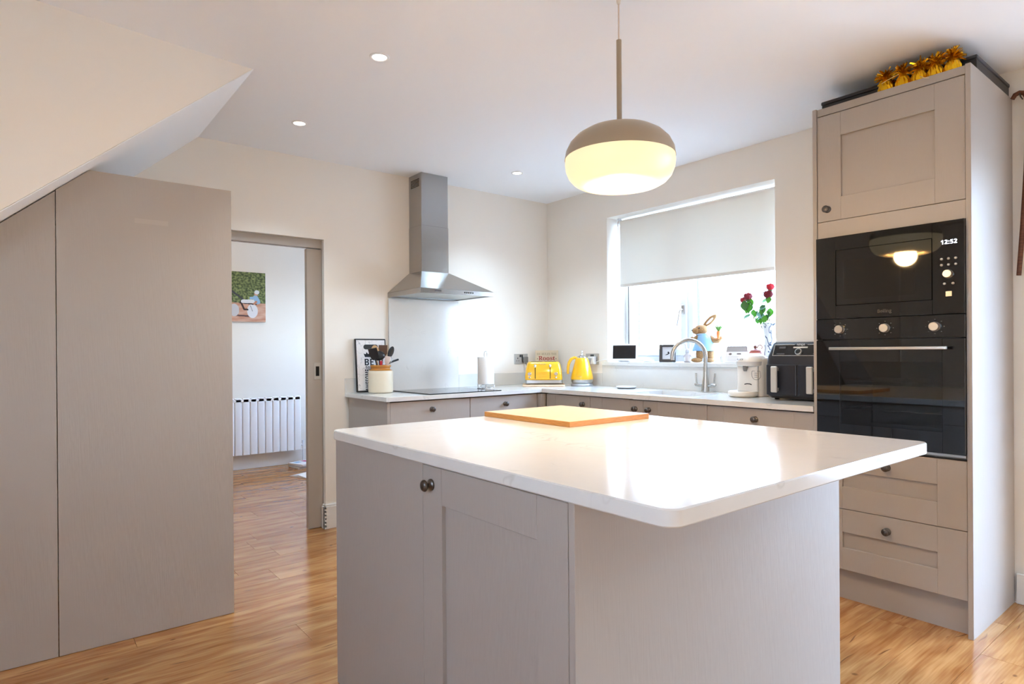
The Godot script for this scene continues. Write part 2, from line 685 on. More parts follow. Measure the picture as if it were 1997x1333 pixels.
	bb.bx(Vector3(-2.036, 0, -0.034), Vector3(-2.0205, 0.15, 0.018), 0.002)
	bb.bx(Vector3(-2.036, 0, 0.0), Vector3(-1.86, 0.15, 0.018), 0.002)
	bb.bx(Vector3(-2.032, 0.15, -0.03), Vector3(-2.0205, 0.165, 0.013), 0.004)
	bb.bx(Vector3(-2.032, 0.15, 0.0), Vector3(-1.86, 0.165, 0.013), 0.004)
	struct("baseboard_back", bb, M.trim)
	struct("baseboard_right", G.new().bx(Vector3(-0.018, 0, 3.262), Vector3(0, 0.14, 3.55), 0.003), M.trim)
	struct("baseboard_far", G.new().bx(Vector3(-5.2, 0, -2.62), Vector3(0, 0.15, -2.60), 0.004), M.trim)
	# lining of the doorway head with its running slot
	var he := G.new().bx(Vector3(-2.80, 1.892, -0.091), Vector3(-2.02, 1.9485, -0.036), 0.001)
	struct("trim_1", he, mat(rgb(176, 167, 157), 0.5))
	# kitchen window
	var w1 := Node3D.new()
	w1.name = "window_1"
	add_child(w1)
	w1.set_meta("kind", "structure")
	ring_frame(w1, "frame", 0.215, 0.285, 0.706, 2.092, 1.10, 2.233, 0.045)
	obj(w1, "mullion", G.new().bx(Vector3(0.215, 1.145, 1.30), Vector3(0.285, 2.188, 1.352), 0.004), M.frame)
	ring_frame(w1, "sash", 0.200, 0.270, 0.751, 1.30, 1.145, 2.188, 0.052)
	obj(w1, "gasket", G.new().bx(Vector3(0.2005, 1.16, 0.7465), Vector3(0.2145, 2.17, 0.7505)).bx(Vector3(0.2605, 1.19, 0.803), Vector3(0.269, 2.14, 0.806)).bx(Vector3(0.262, 1.15, 1.3525), Vector3(0.284, 2.18, 1.357)), M.rubber)
	obj(w1, "pane", G.new().bx(Vector3(0.240, 1.197, 0.803), Vector3(0.244, 2.136, 1.248)), M.pane)
	obj(w1, "pane", G.new().bx(Vector3(0.248, 1.145, 1.352), Vector3(0.252, 2.188, 2.047)), M.pane)
	var wh := G.new().bx(Vector3(0.190, 1.45, 1.262), Vector3(0.2, 1.52, 1.286), 0.003)
	wh.tube([Vector3(0.190, 1.485, 1.274), Vector3(0.168, 1.485, 1.274), Vector3(0.163, 1.47, 1.268), Vector3(0.163, 1.365, 1.245)], 0.007, 8)
	obj(w1, "handle", wh, M.satin)
	obj(w1, "window_sill", G.new().bx(Vector3(-0.03, 1.0705, 0.672), Vector3(0, 1.10, 2.128), 0.003).bx(Vector3(-0.002, 1.0705, 0.7065), Vector3(0.2145, 1.10, 2.0915)), M.quartz)
	# window of the room beyond, and the glazed garden doors to the right of the camera
	var w2 := Node3D.new()
	w2.name = "window_2"
	add_child(w2)
	w2.set_meta("kind", "structure")
	ring_frame(w2, "frame", 0.18, 0.25, -2.1, -0.8, 1.2, 2.1, 0.06)
	obj(w2, "pane", G.new().bx(Vector3(0.21, 1.26, -2.04), Vector3(0.214, 2.04, -0.86)), M.pane)
	var w3 := Node3D.new()
	w3.name = "window_3"
	add_child(w3)
	w3.set_meta("kind", "structure")
	ring_frame(w3, "frame", -5.28, -5.22, 3.2, 3.85, 1.30, 2.10, 0.05)
	obj(w3, "pane", G.new().bx(Vector3(-5.252, 1.35, 3.25), Vector3(-5.248, 2.05, 3.80)), M.pane)
	var d2 := Node3D.new()
	d2.name = "door_2"
	add_child(d2)
	d2.set_meta("kind", "structure")
	for k in 2:
		var za := 3.56 + k * 0.47
		ring_frame(d2, "leaf_frame", 0.12, 0.18, za, za + 0.47, 0.0, 2.1, 0.06)
		obj(d2, "pane", G.new().bx(Vector3(0.148, 0.06, za + 0.06), Vector3(0.152, 2.04, za + 0.41)), M.pane)
	# sliding door, mostly inside its pocket
	var d1 := Node3D.new()
	d1.name = "door_1"
	add_child(d1)
	d1.set_meta("kind", "structure")
	obj(d1, "door_leaf", G.new().bx(Vector3(-2.122, 0.006, -0.082), Vector3(-1.33, 1.886, -0.043), 0.002), mat(rgb(172, 160, 147), 0.5))
	var pl := G.new()
	pl.bx(Vector3(-2.078, 1.005, -0.043), Vector3(-2.03, 1.12, -0.0405), 0.001)
	obj(d1, "flush_pull", pl, M.satin)
	obj(d1, "pull_recess", G.new().bx(Vector3(-2.066, 1.03, -0.0405), Vector3(-2.042, 1.095, -0.0398)), M.darkslot)

func ring_frame(parent: Node, called: String, x0: float, x1: float, z0: float, z1: float, y0: float, y1: float, w: float) -> void:
	var g := G.new()
	g.bx(Vector3(x0, y0, z0), Vector3(x1, y1, z0 + w), 0.004)
	g.bx(Vector3(x0, y0, z1 - w), Vector3(x1, y1, z1), 0.004)
	g.bx(Vector3(x0, y0, z0 + w), Vector3(x1, y0 + w, z1 - w), 0.004)
	g.bx(Vector3(x0, y1 - w, z0 + w), Vector3(x1, y1, z1 - w), 0.004)
	obj(parent, called, g, M.frame)

func plank_mesh(l: float, w: float, variant: int, u0: float) -> ArrayMesh:
	var g := G.new()
	var b := 0.0025
	var e := 0.0004
	var y := 0.0
	var v0 := (variant * 128.0 + 3.0) / 768.0
	var v1 := v0 + 122.0 / 768.0
	var u1 := u0 + l / 1.285
	var i := e + 0.0004
	var t := [Vector3(i, y, i), Vector3(l - i, y, i), Vector3(l - i, y, w - i), Vector3(i, y, w - i)]
	var m := [Vector3(e, y - b, e), Vector3(l - e, y - b, e), Vector3(l - e, y - b, w - e), Vector3(e, y - b, w - e)]
	var uv := [Vector2(u0, v0), Vector2(u1, v0), Vector2(u1, v1), Vector2(u0, v1)]
	g.quad(t[0], t[1], t[2], t[3], Vector3.UP, uv[0], uv[1], uv[2], uv[3])
	var c := Vector3(l * 0.5, y - 0.5, w * 0.5)
	for k in 4:
		var n := (k + 1) % 4
		g.quad(t[k], t[n], m[n], m[k], (t[k] + t[n]) * 0.5 - c, uv[k], uv[n], uv[n], uv[k])
		var dn := Vector3(0, -0.008 + b, 0)
		g.quad(m[k], m[n], m[n] + dn, m[k] + dn, (t[k] + t[n]) * 0.5 - Vector3(l * 0.5, y, w * 0.5), uv[k], uv[n], uv[n], uv[k])
	return g.mesh()

# ------------------------------------------------------------------ garden seen through the kitchen window
func outside() -> void:
	struct("ground", G.new().bx(Vector3(0.3, -0.25, -30), Vector3(40, -0.12, 30)).bx(Vector3(-30, -0.25, 7.12), Vector3(0.3, -0.12, 30)).bx(Vector3(-30, -0.25, -30), Vector3(0.3, -0.12, -2.74)), mat(rgb(150, 146, 138), 0.9))
	var fe := thing("garden_fence", "pale timber fence of horizontal slats outside the kitchen window", "fence", Vector3(0, -0.12, -2.2))
	var slat := G.new().bx(Vector3(0.004, 0, -0.01), Vector3(0.663, 0.097, 0.01), 0.002).mesh()
	var post := G.new().bx(Vector3(-0.02, 0, -0.045), Vector3(0.02, 1.86, -0.011), 0.002).mesh()
	var sm := mat(rgb(232, 206, 172), 0.8)
	for k in 9:
		var x := 2.30 + k * 0.667
		obm(fe, "post", post, sm, Vector3(x, 0, 0))
		for r in 17:
			obm(fe, "slat", slat, sm, Vector3(x, 0.018 + r * 0.109, 0))
	obm(fe, "post", post, sm, Vector3(2.30 + 9 * 0.667, 0, 0))
	var bm := mat(rgb(112, 74, 44), 0.9)  # boards added behind the gaps; their brown imitates shaded slat edges
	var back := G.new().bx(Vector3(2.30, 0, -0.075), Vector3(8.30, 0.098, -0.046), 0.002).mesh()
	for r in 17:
		obm(fe, "shade_line_board", back, bm, Vector3(0, -0.037 + r * 0.109 + 0.1, 0))
	var ho := thing("neighbour_house", "white rendered house with a low pitched roof beyond the garden fence", "house", Vector3(16, -0.12, -12))
	var wm := mat(rgb(246, 244, 240), 0.9)
	obj(ho, "wall", G.new().bx(Vector3(-6, 0, -4), Vector3(8, 5.2, 3)), wm)
	obj(ho, "roof", G.new().prism(PackedVector2Array([Vector2(-4.4, 5.2), Vector2(3.4, 5.2), Vector2(-0.5, 7.4)]), 0, 1), mat(rgb(120, 116, 114), 0.8)).transform = Transform3D(Basis(Vector3(0, 0, 1), Vector3(0, 1, 0), Vector3(-14.6, 0, 0)), Vector3(8.3, 0, 0))
	var lean := obj(ho, "lean_to_roof", G.new().bx(Vector3(-5.6, 2.72, 3.0), Vector3(-3.0, 2.86, 4.2), 0.01), mat(rgb(140, 146, 154), 0.7))
	lean.set_meta("label", "grey lean-to roof edge")
	for wx in [-4.6, -0.4, 3.6]:
		var wf := obj(ho, "window_frame", G.new().bx(Vector3(wx, 3.2, 3.0), Vector3(wx + 1.3, 4.5, 3.04), 0.01), M.white)
		obj(wf, "pane", G.new().bx(Vector3(wx + 0.1, 3.3, 3.04), Vector3(wx + 0.62, 4.4, 3.05)), mat(rgb(170, 180, 190), 0.1))
		obj(wf, "pane", G.new().bx(Vector3(wx + 0.68, 3.3, 3.04), Vector3(wx + 1.2, 4.4, 3.05)), mat(rgb(170, 180, 190), 0.1))
	var bu := thing("garden_shrub", "yellow-green leafy shrub rising above the garden fence", "shrub", Vector3(7.75, -0.12, -3.0))
	var rng := RandomNumberGenerator.new()
	rng.seed = 77
	var le := G.new()
	for k in 700:
		var d := Vector3(rng.randfn(), rng.randfn(), rng.randfn()).normalized()
		var p := Vector3(0, 1.60, 0) + d * Vector3(0.62, 0.62, 0.5) * rng.randf_range(0.55, 1.0)
		var s := rng.randf_range(0.035, 0.06)
		var a := Vector3(rng.randfn(), rng.randfn(), rng.randfn()).normalized()
		var b := a.cross(d).normalized() * s * 0.5
		a = (a - d * a.dot(d)).normalized() * s
		le.quad(p - a, p - b, p + a, p + b, d)
	obj(bu, "foliage", le, mat(rgb(206, 206, 92), 0.7))
	obj(bu, "stem", G.new().tube([Vector3.ZERO, Vector3(0.02, 0.8, 0), Vector3(0, 1.5, 0.03)], [0.04, 0.03, 0.015], 8), mat(rgb(92, 74, 56), 0.9))

# ------------------------------------------------------------------ joinery
var knob_mesh: ArrayMesh

func add_knob(parent: Node, at: Vector3) -> MeshInstance3D:
	if knob_mesh == null:
		var g := G.new()
		g.xf = Transform3D(Basis(Vector3.RIGHT, PI / 2), Vector3.ZERO)
		g.lathe([Vector2(0, 0.032), Vector2(0.008, 0.0315), Vector2(0.0135, 0.029), Vector2(0.0165, 0.0245), Vector2(0.0165, 0.0215), Vector2(0.013, 0.018), Vector2(0.0065, 0.0145), Vector2(0.0058, 0.0105), Vector2(0.009, 0.0075), Vector2(0.0155, 0.005), Vector2(0.0165, 0.003), Vector2(0.0165, 0), Vector2(0, 0)], 24)
		knob_mesh = g.mesh()
	return obm(parent, "knob", knob_mesh, M.pewter, at, "dark pewter knob")

# framed door in the x-y plane, front towards +z, its lower corner at the origin
func shaker(parent: Node, called: String, w: float, h: float, stile: float, top: float, bottom: float, t: Transform3D, knob := Vector2(-1, -1)) -> MeshInstance3D:
	var d := obj(parent, called, G.new().bx(Vector3(stile - 0.004, bottom - 0.004, 0.002), Vector3(w - stile + 0.004, h - top + 0.004, 0.007)), M.cabinet)
	d.transform = t
	obj(d, "stile", G.new().bx(Vector3(0, 0, 0), Vector3(stile, h, 0.02), 0.0012), M.cabinet)
	obj(d, "stile", G.new().bx(Vector3(w - stile, 0, 0), Vector3(w, h, 0.02), 0.0012), M.cabinet)
	obj(d, "rail", G.new().bx(Vector3(stile, h - top, 0), Vector3(w - stile, h, 0.02), 0.0012), M.cabinet)
	obj(d, "rail", G.new().bx(Vector3(stile, 0, 0), Vector3(w - stile, bottom, 0.02), 0.0012), M.cabinet)
	if knob.x >= 0:
		add_knob(d, Vector3(knob.x, knob.y, 0.02))
	return d

func slab_front(parent: Node, called: String, w: float, h: float, t: Transform3D, knob: Vector2) -> MeshInstance3D:
	var d := obj(parent, called, G.new().bx(Vector3.ZERO, Vector3(w, h, 0.02), 0.0015), M.cabinet)
	d.transform = t
	add_knob(d, Vector3(knob.x, knob.y, 0.02))
	return d

func facing_left(p: Vector3) -> Transform3D:   # front towards -x, local x runs along world z
	return Transform3D(Basis(Vector3.UP, -PI / 2), p)

func facing_right(p: Vector3) -> Transform3D:  # front towards +x, local x runs along world -z
	return Transform3D(Basis(Vector3.UP, PI / 2), p)

func island() -> void:
	var t := thing("kitchen_island", "taupe kitchen island cabinet under the white quartz slab with overhang", "island", Vector3.ZERO)
	obj(t, "carcass", G.new().bx(Vector3(-2.722, 0.0, 1.93), Vector3(-1.58, 0.872, 3.118)), M.cabinet)
	obj(t, "end_panel", G.new().bx(Vector3(-2.742, 0, 1.912), Vector3(-2.7225, 0.876, 2.525), 0.001), M.cabinet)
	obj(t, "end_panel", G.new().bx(Vector3(-2.7215, 0, 1.912), Vector3(-1.56, 0.876, 1.9295), 0.001), M.cabinet)
	obj(t, "front_panel", G.new().bx(Vector3(-2.742, 0, 3.1185), Vector3(-1.54, 0.876, 3.137), 0.001), M.cabinet)
	obj(t, "plinth", G.new().bx(Vector3(-2.7225, 0, 2.5255), Vector3(-2.7225 - 0.004, 0.148, 3.118)), M.plinth)
	shaker(t, "door", 0.590, 0.719, 0.0985, 0.1, 0.1, facing_left(Vector3(-2.7225, 0.152, 2.527)), Vector2(0.046, 0.668))
	for k in 2:
		shaker(t, "door", 0.590, 0.719, 0.1, 0.1, 0.1, facing_right(Vector3(-1.579, 0.152, 3.112 - k * 0.596)), Vector2(0.045 if k == 0 else 0.545, 0.66))
	solo("island_worktop", G.new().rbox(Vector3(-2.1365, 0.876, 2.6445), Vector3(1.237, 0.034, 1.491), 0.035, 0.003, 8), M.quartz, "glossy white quartz slab with rounded corners on the kitchen island", "worktop")
	var cb := thing("bamboo_board", "large flat bamboo chopping board lying on the kitchen island", "chopping board", Vector3(-1.8515, TOP, 2.1675))
	obj(cb, "board", G.new().bx(Vector3(-0.2235, 0.0003, -0.2625), Vector3(0.2235, 0.0202, 0.2625), 0.001), M.bambooedge)
	obj(cb, "top_face", G.new().bx(Vector3(-0.2215, 0.0199, -0.2605), Vector3(0.2215, 0.0206, 0.2605)), M.bamboo)

func carcass(lo: Vector3, hi: Vector3) -> G:
	var g := G.new()
	g.bx(lo, Vector3(hi.x, lo.y + 0.018, hi.z))
	g.bx(Vector3(lo.x, hi.y - 0.018, lo.z), hi)
	return g

func base_units() -> void:
	# hob side: two drawer packs
	var names := ["taupe drawer unit under the hob beside the plain end panel", "taupe drawer unit beside the inner corner of the worktop"]
	for k in 2:
		var x0 := -1.841 + k * 0.602
		var t := thing("drawer_unit", names[k], "cabinet", Vector3(x0, 0, 0), 0, "drawer units under the hob run")
		obj(t, "carcass", G.new().bx(Vector3(0.001, 0.15, 0.022), Vector3(0.599, 0.866, 0.57)), M.cabinet)
		if k == 0:
			obj(t, "end_panel", G.new().bx(Vector3(-0.02, 0, 0.022), Vector3(0, 0.881, 0.592), 0.001), M.cabinet)
		obj(t, "plinth", G.new().bx(Vector3(0.001, 0, 0.50), Vector3(0.599, 0.149, 0.518)), M.plinth)
		slab_front(t, "drawer", 0.597, 0.140, Transform3D(Basis(), Vector3(0.0015, 0.734, 0.571)), Vector2(0.2985, 0.083))
		shaker(t, "drawer", 0.597, 0.288, 0.1, 0.1, 0.1, Transform3D(Basis(), Vector3(0.0015, 0.443, 0.571)), Vector2(0.2985, 0.24))
		shaker(t, "drawer", 0.597, 0.288, 0.1, 0.1, 0.1, Transform3D(Basis(), Vector3(0.0015, 0.152, 0.571)), Vector2(0.2985, 0.24))
	# window side
	solo("corner_post", G.new().bx(Vector3(-0.637, 0.15, 0.55), Vector3(-0.591, 0.874, 0.634), 0.001), M.cabinet, "narrow taupe filler post in the inner corner below the worktop", "filler")
	var cu := thing("corner_unit", "taupe corner base unit with one door beside the filler post", "cabinet", Vector3(0, 0, 0.64))
	obj(cu, "carcass", G.new().bx(Vector3(-0.57, 0.15, 0.0), Vector3(-0.022, 0.866, 0.444)), M.cabinet)
	obj(cu, "plinth", G.new().bx(Vector3(-0.518, 0, 0), Vector3(-0.50, 0.149, 0.444)), M.plinth)
	shaker(cu, "door", 0.443, 0.722, 0.1, 0.1, 0.1, facing_left(Vector3(-0.571, 0.152, 0.001)), Vector2(0.38, 0.667))
	var su := thing("sink_unit", "taupe two-door base unit below the kitchen sink", "cabinet", Vector3(0, 0, 1.087))
	var sc := G.new()
	sc.bx(Vector3(-0.57, 0.15, 0), Vector3(-0.022, 0.168, 0.914))
	sc.bx(Vector3(-0.57, 0.168, 0), Vector3(-0.022, 0.866, 0.018))
	sc.bx(Vector3(-0.57, 0.168, 0.896), Vector3(-0.022, 0.866, 0.914))
	obj(su, "carcass", sc, M.cabinet)
	obj(su, "plinth", G.new().bx(Vector3(-0.518, 0, 0), Vector3(-0.50, 0.149, 0.914)), M.plinth)
	shaker(su, "door", 0.455, 0.722, 0.109, 0.109, 0.109, facing_left(Vector3(-0.571, 0.152, 0.001)), Vector2(0.395, 0.667))
	shaker(su, "door", 0.455, 0.722, 0.109, 0.109, 0.109, facing_left(Vector3(-0.571, 0.152, 0.459)), Vector2(0.043, 0.667))
	var dw := thing("appliance_unit", "taupe single-door base unit between the sink and the oven housing", "cabinet", Vector3(0, 0, 2.003))
	obj(dw, "carcass", G.new().bx(Vector3(-0.57, 0.15, 0), Vector3(-0.022, 0.866, 0.608)), M.cabinet)
	obj(dw, "plinth", G.new().bx(Vector3(-0.518, 0, 0), Vector3(-0.50, 0.149, 0.608)), M.plinth)
	shaker(dw, "door", 0.604, 0.722, 0.105, 0.109, 0.109, facing_left(Vector3(-0.571, 0.152, 0.001)), Vector2(0.292, 0.667))
	# continuous L-shaped worktop with a cut-out for the sink, splashback and upstands
	var wt := G.new()
	wt.bx(Vector3(-1.88, 0.882, 0.001), Vector3(-0.616, TOP, 0.62), 0.0012)
	wt.bx(Vector3(-0.6165, 0.882, 0.001), Vector3(-0.001, TOP, 0.6195))
	wt.bx(Vector3(-0.616, 0.882, 0.6195), Vector3(-0.001, TOP, 1.35))
	wt.bx(Vector3(-0.616, 0.882, 1.35), Vector3(-0.49, TOP, 1.82))
	wt.bx(Vector3(-0.15, 0.882, 1.35), Vector3(-0.001, TOP, 1.82))
	wt.bx(Vector3(-0.616, 0.882, 1.82), Vector3(-0.001, TOP, 2.6125))
	solo("corner_worktop", wt, M.quartz, "L-shaped white quartz worktop running along the hob and window walls", "worktop")
	solo("splashback", G.new().bx(Vector3(-1.546, TOP, 0.001), Vector3(-0.948, 1.578, 0.016), 0.001), M.quartz, "tall white marbled splashback panel between hob and cooker hood", "splashback")
	solo("worktop_upstand", G.new().bx(Vector3(-1.88, TOP, 0.001), Vector3(-1.547, 1.008, 0.016), 0.001), M.quartz, "low quartz upstand behind the utensil crock", "upstand")
	solo("worktop_upstand", G.new().bx(Vector3(-0.947, TOP, 0.001), Vector3(-0.001, 1.008, 0.016), 0.001), M.quartz, "low quartz upstand on the hob wall behind toaster and paper roll", "upstand")
	solo("worktop_upstand", G.new().bx(Vector3(-0.016, TOP, 0.0165), Vector3(-0.001, 1.008, 0.66), 0.001), M.quartz, "low quartz upstand on the window wall behind the kettle", "upstand")
	solo("worktop_upstand", G.new().bx(Vector3(-0.016, TOP, 0.6605), Vector3(-0.001, 1.07, 2.61), 0.001), M.quartz, "tall quartz upstand below the window sill behind the tap", "upstand")
	# sink
	var sk := G.new()
	var ls := [G.rloop(0.8815, 0.360, 0.490, 0.04, -0.32, 1.585), G.rloop(0.8815, 0.336, 0.466, 0.035, -0.32, 1.585), G.rloop(0.73, 0.316, 0.446, 0.05, -0.32, 1.585), G.rloop(0.705, 0.25, 0.38, 0.05, -0.32, 1.585)]
	sk.loft(ls, false, true, [1])
	var si := thing("kitchen_sink", "white undermounted sink bowl set into the worktop below the window", "sink", Vector3.ZERO)
	obj(si, "bowl", sk, mat(rgb(206, 204, 200), 0.25))
	obj(si, "drain", G.new().lathe([Vector2(0, 0.7075), Vector2(0.04, 0.7075), Vector2(0.044, 0.7055)], 20, Vector3(-0.32, 0, 1.585)), M.chrome)

func tall_unit() -> void:
	var t := thing("oven_housing", "tall taupe housing unit holding microwave and oven", "cabinet", Vector3(0, 0, 2.614))
	obj(t, "end_panel", G.new().bx(Vector3(-0.609, 0, 0), Vector3(-0.004, 2.346, 0.019), 0.001), M.cabinet)
	obj(t, "end_panel", G.new().bx(Vector3(-0.609, 0, 0.621), Vector3(-0.004, 2.346, 0.640), 0.001), M.cabinet)
	obj(t, "top_rail", G.new().bx(Vector3(-0.600, 2.309, 0.0195), Vector3(-0.575, 2.344, 0.6205), 0.001), M.cabinet)
	obj(t, "top_board", G.new().bx(Vector3(-0.574, 2.326, 0.0195), Vector3(-0.022, 2.344, 0.6205)), M.cabinet)
	obj(t, "back_board", G.new().bx(Vector3(-0.022, 0.15, 0.0195), Vector3(-0.006, 2.344, 0.6205)), M.cabinet)
	for y in [0.724, 1.720, 1.780]:
		obj(t, "shelf", G.new().bx(Vector3(-0.57, y, 0.0195), Vector3(-0.0225, y + 0.012, 0.6205)), M.cabinet)
	obj(t, "filler_strip", G.new().bx(Vector3(-0.603, 1.718, 0.0205), Vector3(-0.5855, 1.796, 0.6195), 0.001), M.cabinet)
	obj(t, "plinth", G.new().bx(Vector3(-0.560, 0, 0.0195), Vector3(-0.545, 0.149, 0.6205)), M.plinth)
	shaker(t, "door", 0.598, 0.506, 0.108, 0.109, 0.108, facing_left(Vector3(-0.583, 1.7985, 0.021)), Vector2(0.046, 0.056))
	shaker(t, "drawer", 0.598, 0.286, 0.106, 0.109, 0.103, facing_left(Vector3(-0.583, 0.437, 0.021)), Vector2(0.298, 0.219))
	shaker(t, "drawer", 0.598, 0.283, 0.106, 0.107, 0.103, facing_left(Vector3(-0.583, 0.151, 0.021)), Vector2(0.298, 0.219))
	# microwave
	var mw := thing("microwave", "built-in black glass microwave above the oven", "microwave", Vector3(-0.609, 1.330, 2.636))
	mw.rotation.y = -PI / 2     # local x along world z, front towards local +z
	var body := mat(rgb(40, 40, 42), 0.5)
	obj(mw, "housing", G.new().bx(Vector3(0.02, 0.012, -0.40), Vector3(0.578, 0.37, -0.002)), body)
	var mf := G.new()
	mf.bx(Vector3(0.001, 0, 0), Vector3(0.091, 0.385, 0.019), 0.001)
	mf.bx(Vector3(0.091, 0.321, 0), Vector3(0.485, 0.385, 0.019))
	mf.bx(Vector3(0.091, 0, 0), Vector3(0.485, 0.060, 0.019))
	mf.bx(Vector3(0.485, 0, 0), Vector3(0.598, 0.385, 0.019), 0.001)
	obj(mw, "fascia", mf, M.glossblack)
	var md := obj(mw, "door", G.new().bx(Vector3(0.093, 0.062, 0.002), Vector3(0.483, 0.319, 0.018), 0.001), M.glossblack)
	obj(md, "window", G.new().bx(Vector3(0.128, 0.090, 0.018), Vector3(0.418, 0.268, 0.0184)), mat(rgb(22, 20, 19), 0.03))
	var btn := G.new()
	btn.xf = Transform3D(Basis(Vector3.RIGHT, PI / 2), Vector3.ZERO)
	btn.lathe([Vector2(0, 0.0042), Vector2(0.0045, 0.004), Vector2(0.0055, 0.0025), Vector2(0.0055, 0)], 16)
	var bm := btn.mesh()
	for bz in [0.519, 0.544, 0.569]:
		for by in [0.228, 0.203]:
			obm(mw, "button", bm, M.satin, Vector3(bz, by, 0.019))
	for bz in [0.529, 0.559]:
		obm(mw, "button", bm, M.satin, Vector3(bz, 0.125, 0.019))
	obm(mw, "dial", dial_mesh(0.0165, 0.018), M.satin, Vector3(0.542, 0.165, 0.019))
	obj(mw, "release_button", G.new().bx(Vector3(0.533, 0.072, 0.019), Vector3(0.555, 0.093, 0.021), 0.0005), mat(rgb(206, 190, 168), 0.4, 0.6))
	lettering(mw, "display_digits", "12:52", 0.017, glow(rgb(220, 230, 255), 1.4), Transform3D(Basis(), Vector3(0.545, 0.297, 0.0195)), 700)
	lettering(mw, "maker_lettering", "Belling", 0.014, mat(rgb(70, 64, 60), 0.4), Transform3D(Basis(), Vector3(0.30, 0.025, 0.0192)), 500)
	# oven
	var ov := thing("oven", "built-in black glass oven with three steel dials and bar handle", "oven", Vector3(-0.609, 0.738, 2.636))
	ov.rotation.y = -PI / 2
	var ob := G.new()
	ob.bx(Vector3(0.02, 0.004, -0.53), Vector3(0.578, 0.58, -0.50))
	ob.bx(Vector3(0.02, 0.004, -0.50), Vector3(0.05, 0.58, -0.002))
	ob.bx(Vector3(0.548, 0.004, -0.50), Vector3(0.578, 0.58, -0.002))
	ob.bx(Vector3(0.05, 0.004, -0.50), Vector3(0.548, 0.06, -0.002))
	ob.bx(Vector3(0.05, 0.43, -0.50), Vector3(0.548, 0.58, -0.002))
	obj(ov, "cavity", ob, mat(rgb(58, 56, 56), 0.35))
	obj(ov, "control_panel", G.new().bx(Vector3(0.001, 0.495, 0), Vector3(0.598, 0.589, 0.020), 0.001), M.glossblack)
	var od := G.new()
	od.bx(Vector3(0.001, 0.012, 0), Vector3(0.108, 0.490, 0.020), 0.001)
	od.bx(Vector3(0.519, 0.012, 0), Vector3(0.598, 0.490, 0.020), 0.001)
	od.bx(Vector3(0.108, 0.012, 0), Vector3(0.519, 0.100, 0.020))
	od.bx(Vector3(0.108, 0.392, 0), Vector3(0.519, 0.490, 0.020))
	var door := obj(ov, "door", od, M.glossblack)
	var tint := mat(Color(0.015, 0.015, 0.018, 0.72), 0.02)
	tint.transparency = BaseMaterial3D.TRANSPARENCY_ALPHA
	obj(door, "window", G.new().bx(Vector3(0.108, 0.100, 0.014), Vector3(0.519, 0.392, 0.0196)), tint)
	obj(ov, "sill_strip", G.new().bx(Vector3(0.001, 0.0, 0), Vector3(0.598, 0.010, 0.012)), M.satin)
	for y in [0.17, 0.30]:
		var rk := G.new()
		rk.tube([Vector3(0.052, y, -0.03), Vector3(0.546, y, -0.03)], 0.003, 6)
		rk.tube([Vector3(0.052, y, -0.44), Vector3(0.546, y, -0.44)], 0.003, 6)
		for k in 9:
			rk.tube([Vector3(0.08 + k * 0.055, y, -0.03), Vector3(0.08 + k * 0.055, y, -0.44)], 0.002, 5)
		obj(ov, "wire_rack", rk, M.chrome)
	var hd := G.new().rbox(Vector3(0.314, 0.445, 0.062), Vector3(0.470, 0.013, 0.016), 0.005, 0.002)
	for hx in [0.10, 0.53]:
		hd.bx(Vector3(hx - 0.008, 0.446, 0.020), Vector3(hx + 0.008, 0.457, 0.056), 0.001)
	obj(ov, "handle", hd, M.satin)
	for dx in [0.111, 0.303, 0.494]:
		obm(ov, "dial", dial_mesh(0.0185, 0.022), M.satin, Vector3(dx, 0.541, 0.020))
	var mk := G.new()
	for dx in [0.111, 0.303, 0.494]:
		for k in 8:
			var a := TAU * k / 8.0
			mk.bx(Vector3(dx + cos(a) * 0.033 - 0.002, 0.541 + sin(a) * 0.030 - 0.001, 0.02), Vector3(dx + cos(a) * 0.033 + 0.002, 0.541 + sin(a) * 0.030 + 0.001, 0.0202))
	obj(ov, "dial_marks", mk, mat(rgb(150, 150, 150), 0.6))

var dials := {}
func dial_mesh(r: float, d: float) -> ArrayMesh:
	if not dials.has(r):
		var g := G.new()
		g.xf = Transform3D(Basis(Vector3.RIGHT, PI / 2), Vector3.ZERO)
		g.lathe([Vector2(0, d), Vector2(r - 0.002, d), Vector2(r, d - 0.002), Vector2(r, 0.004), Vector2(r + 0.002, 0.003), Vector2(r + 0.002, 0)], 28, Vector3.ZERO, [1, 2])
		dials[r] = g.mesh()
	return dials[r]

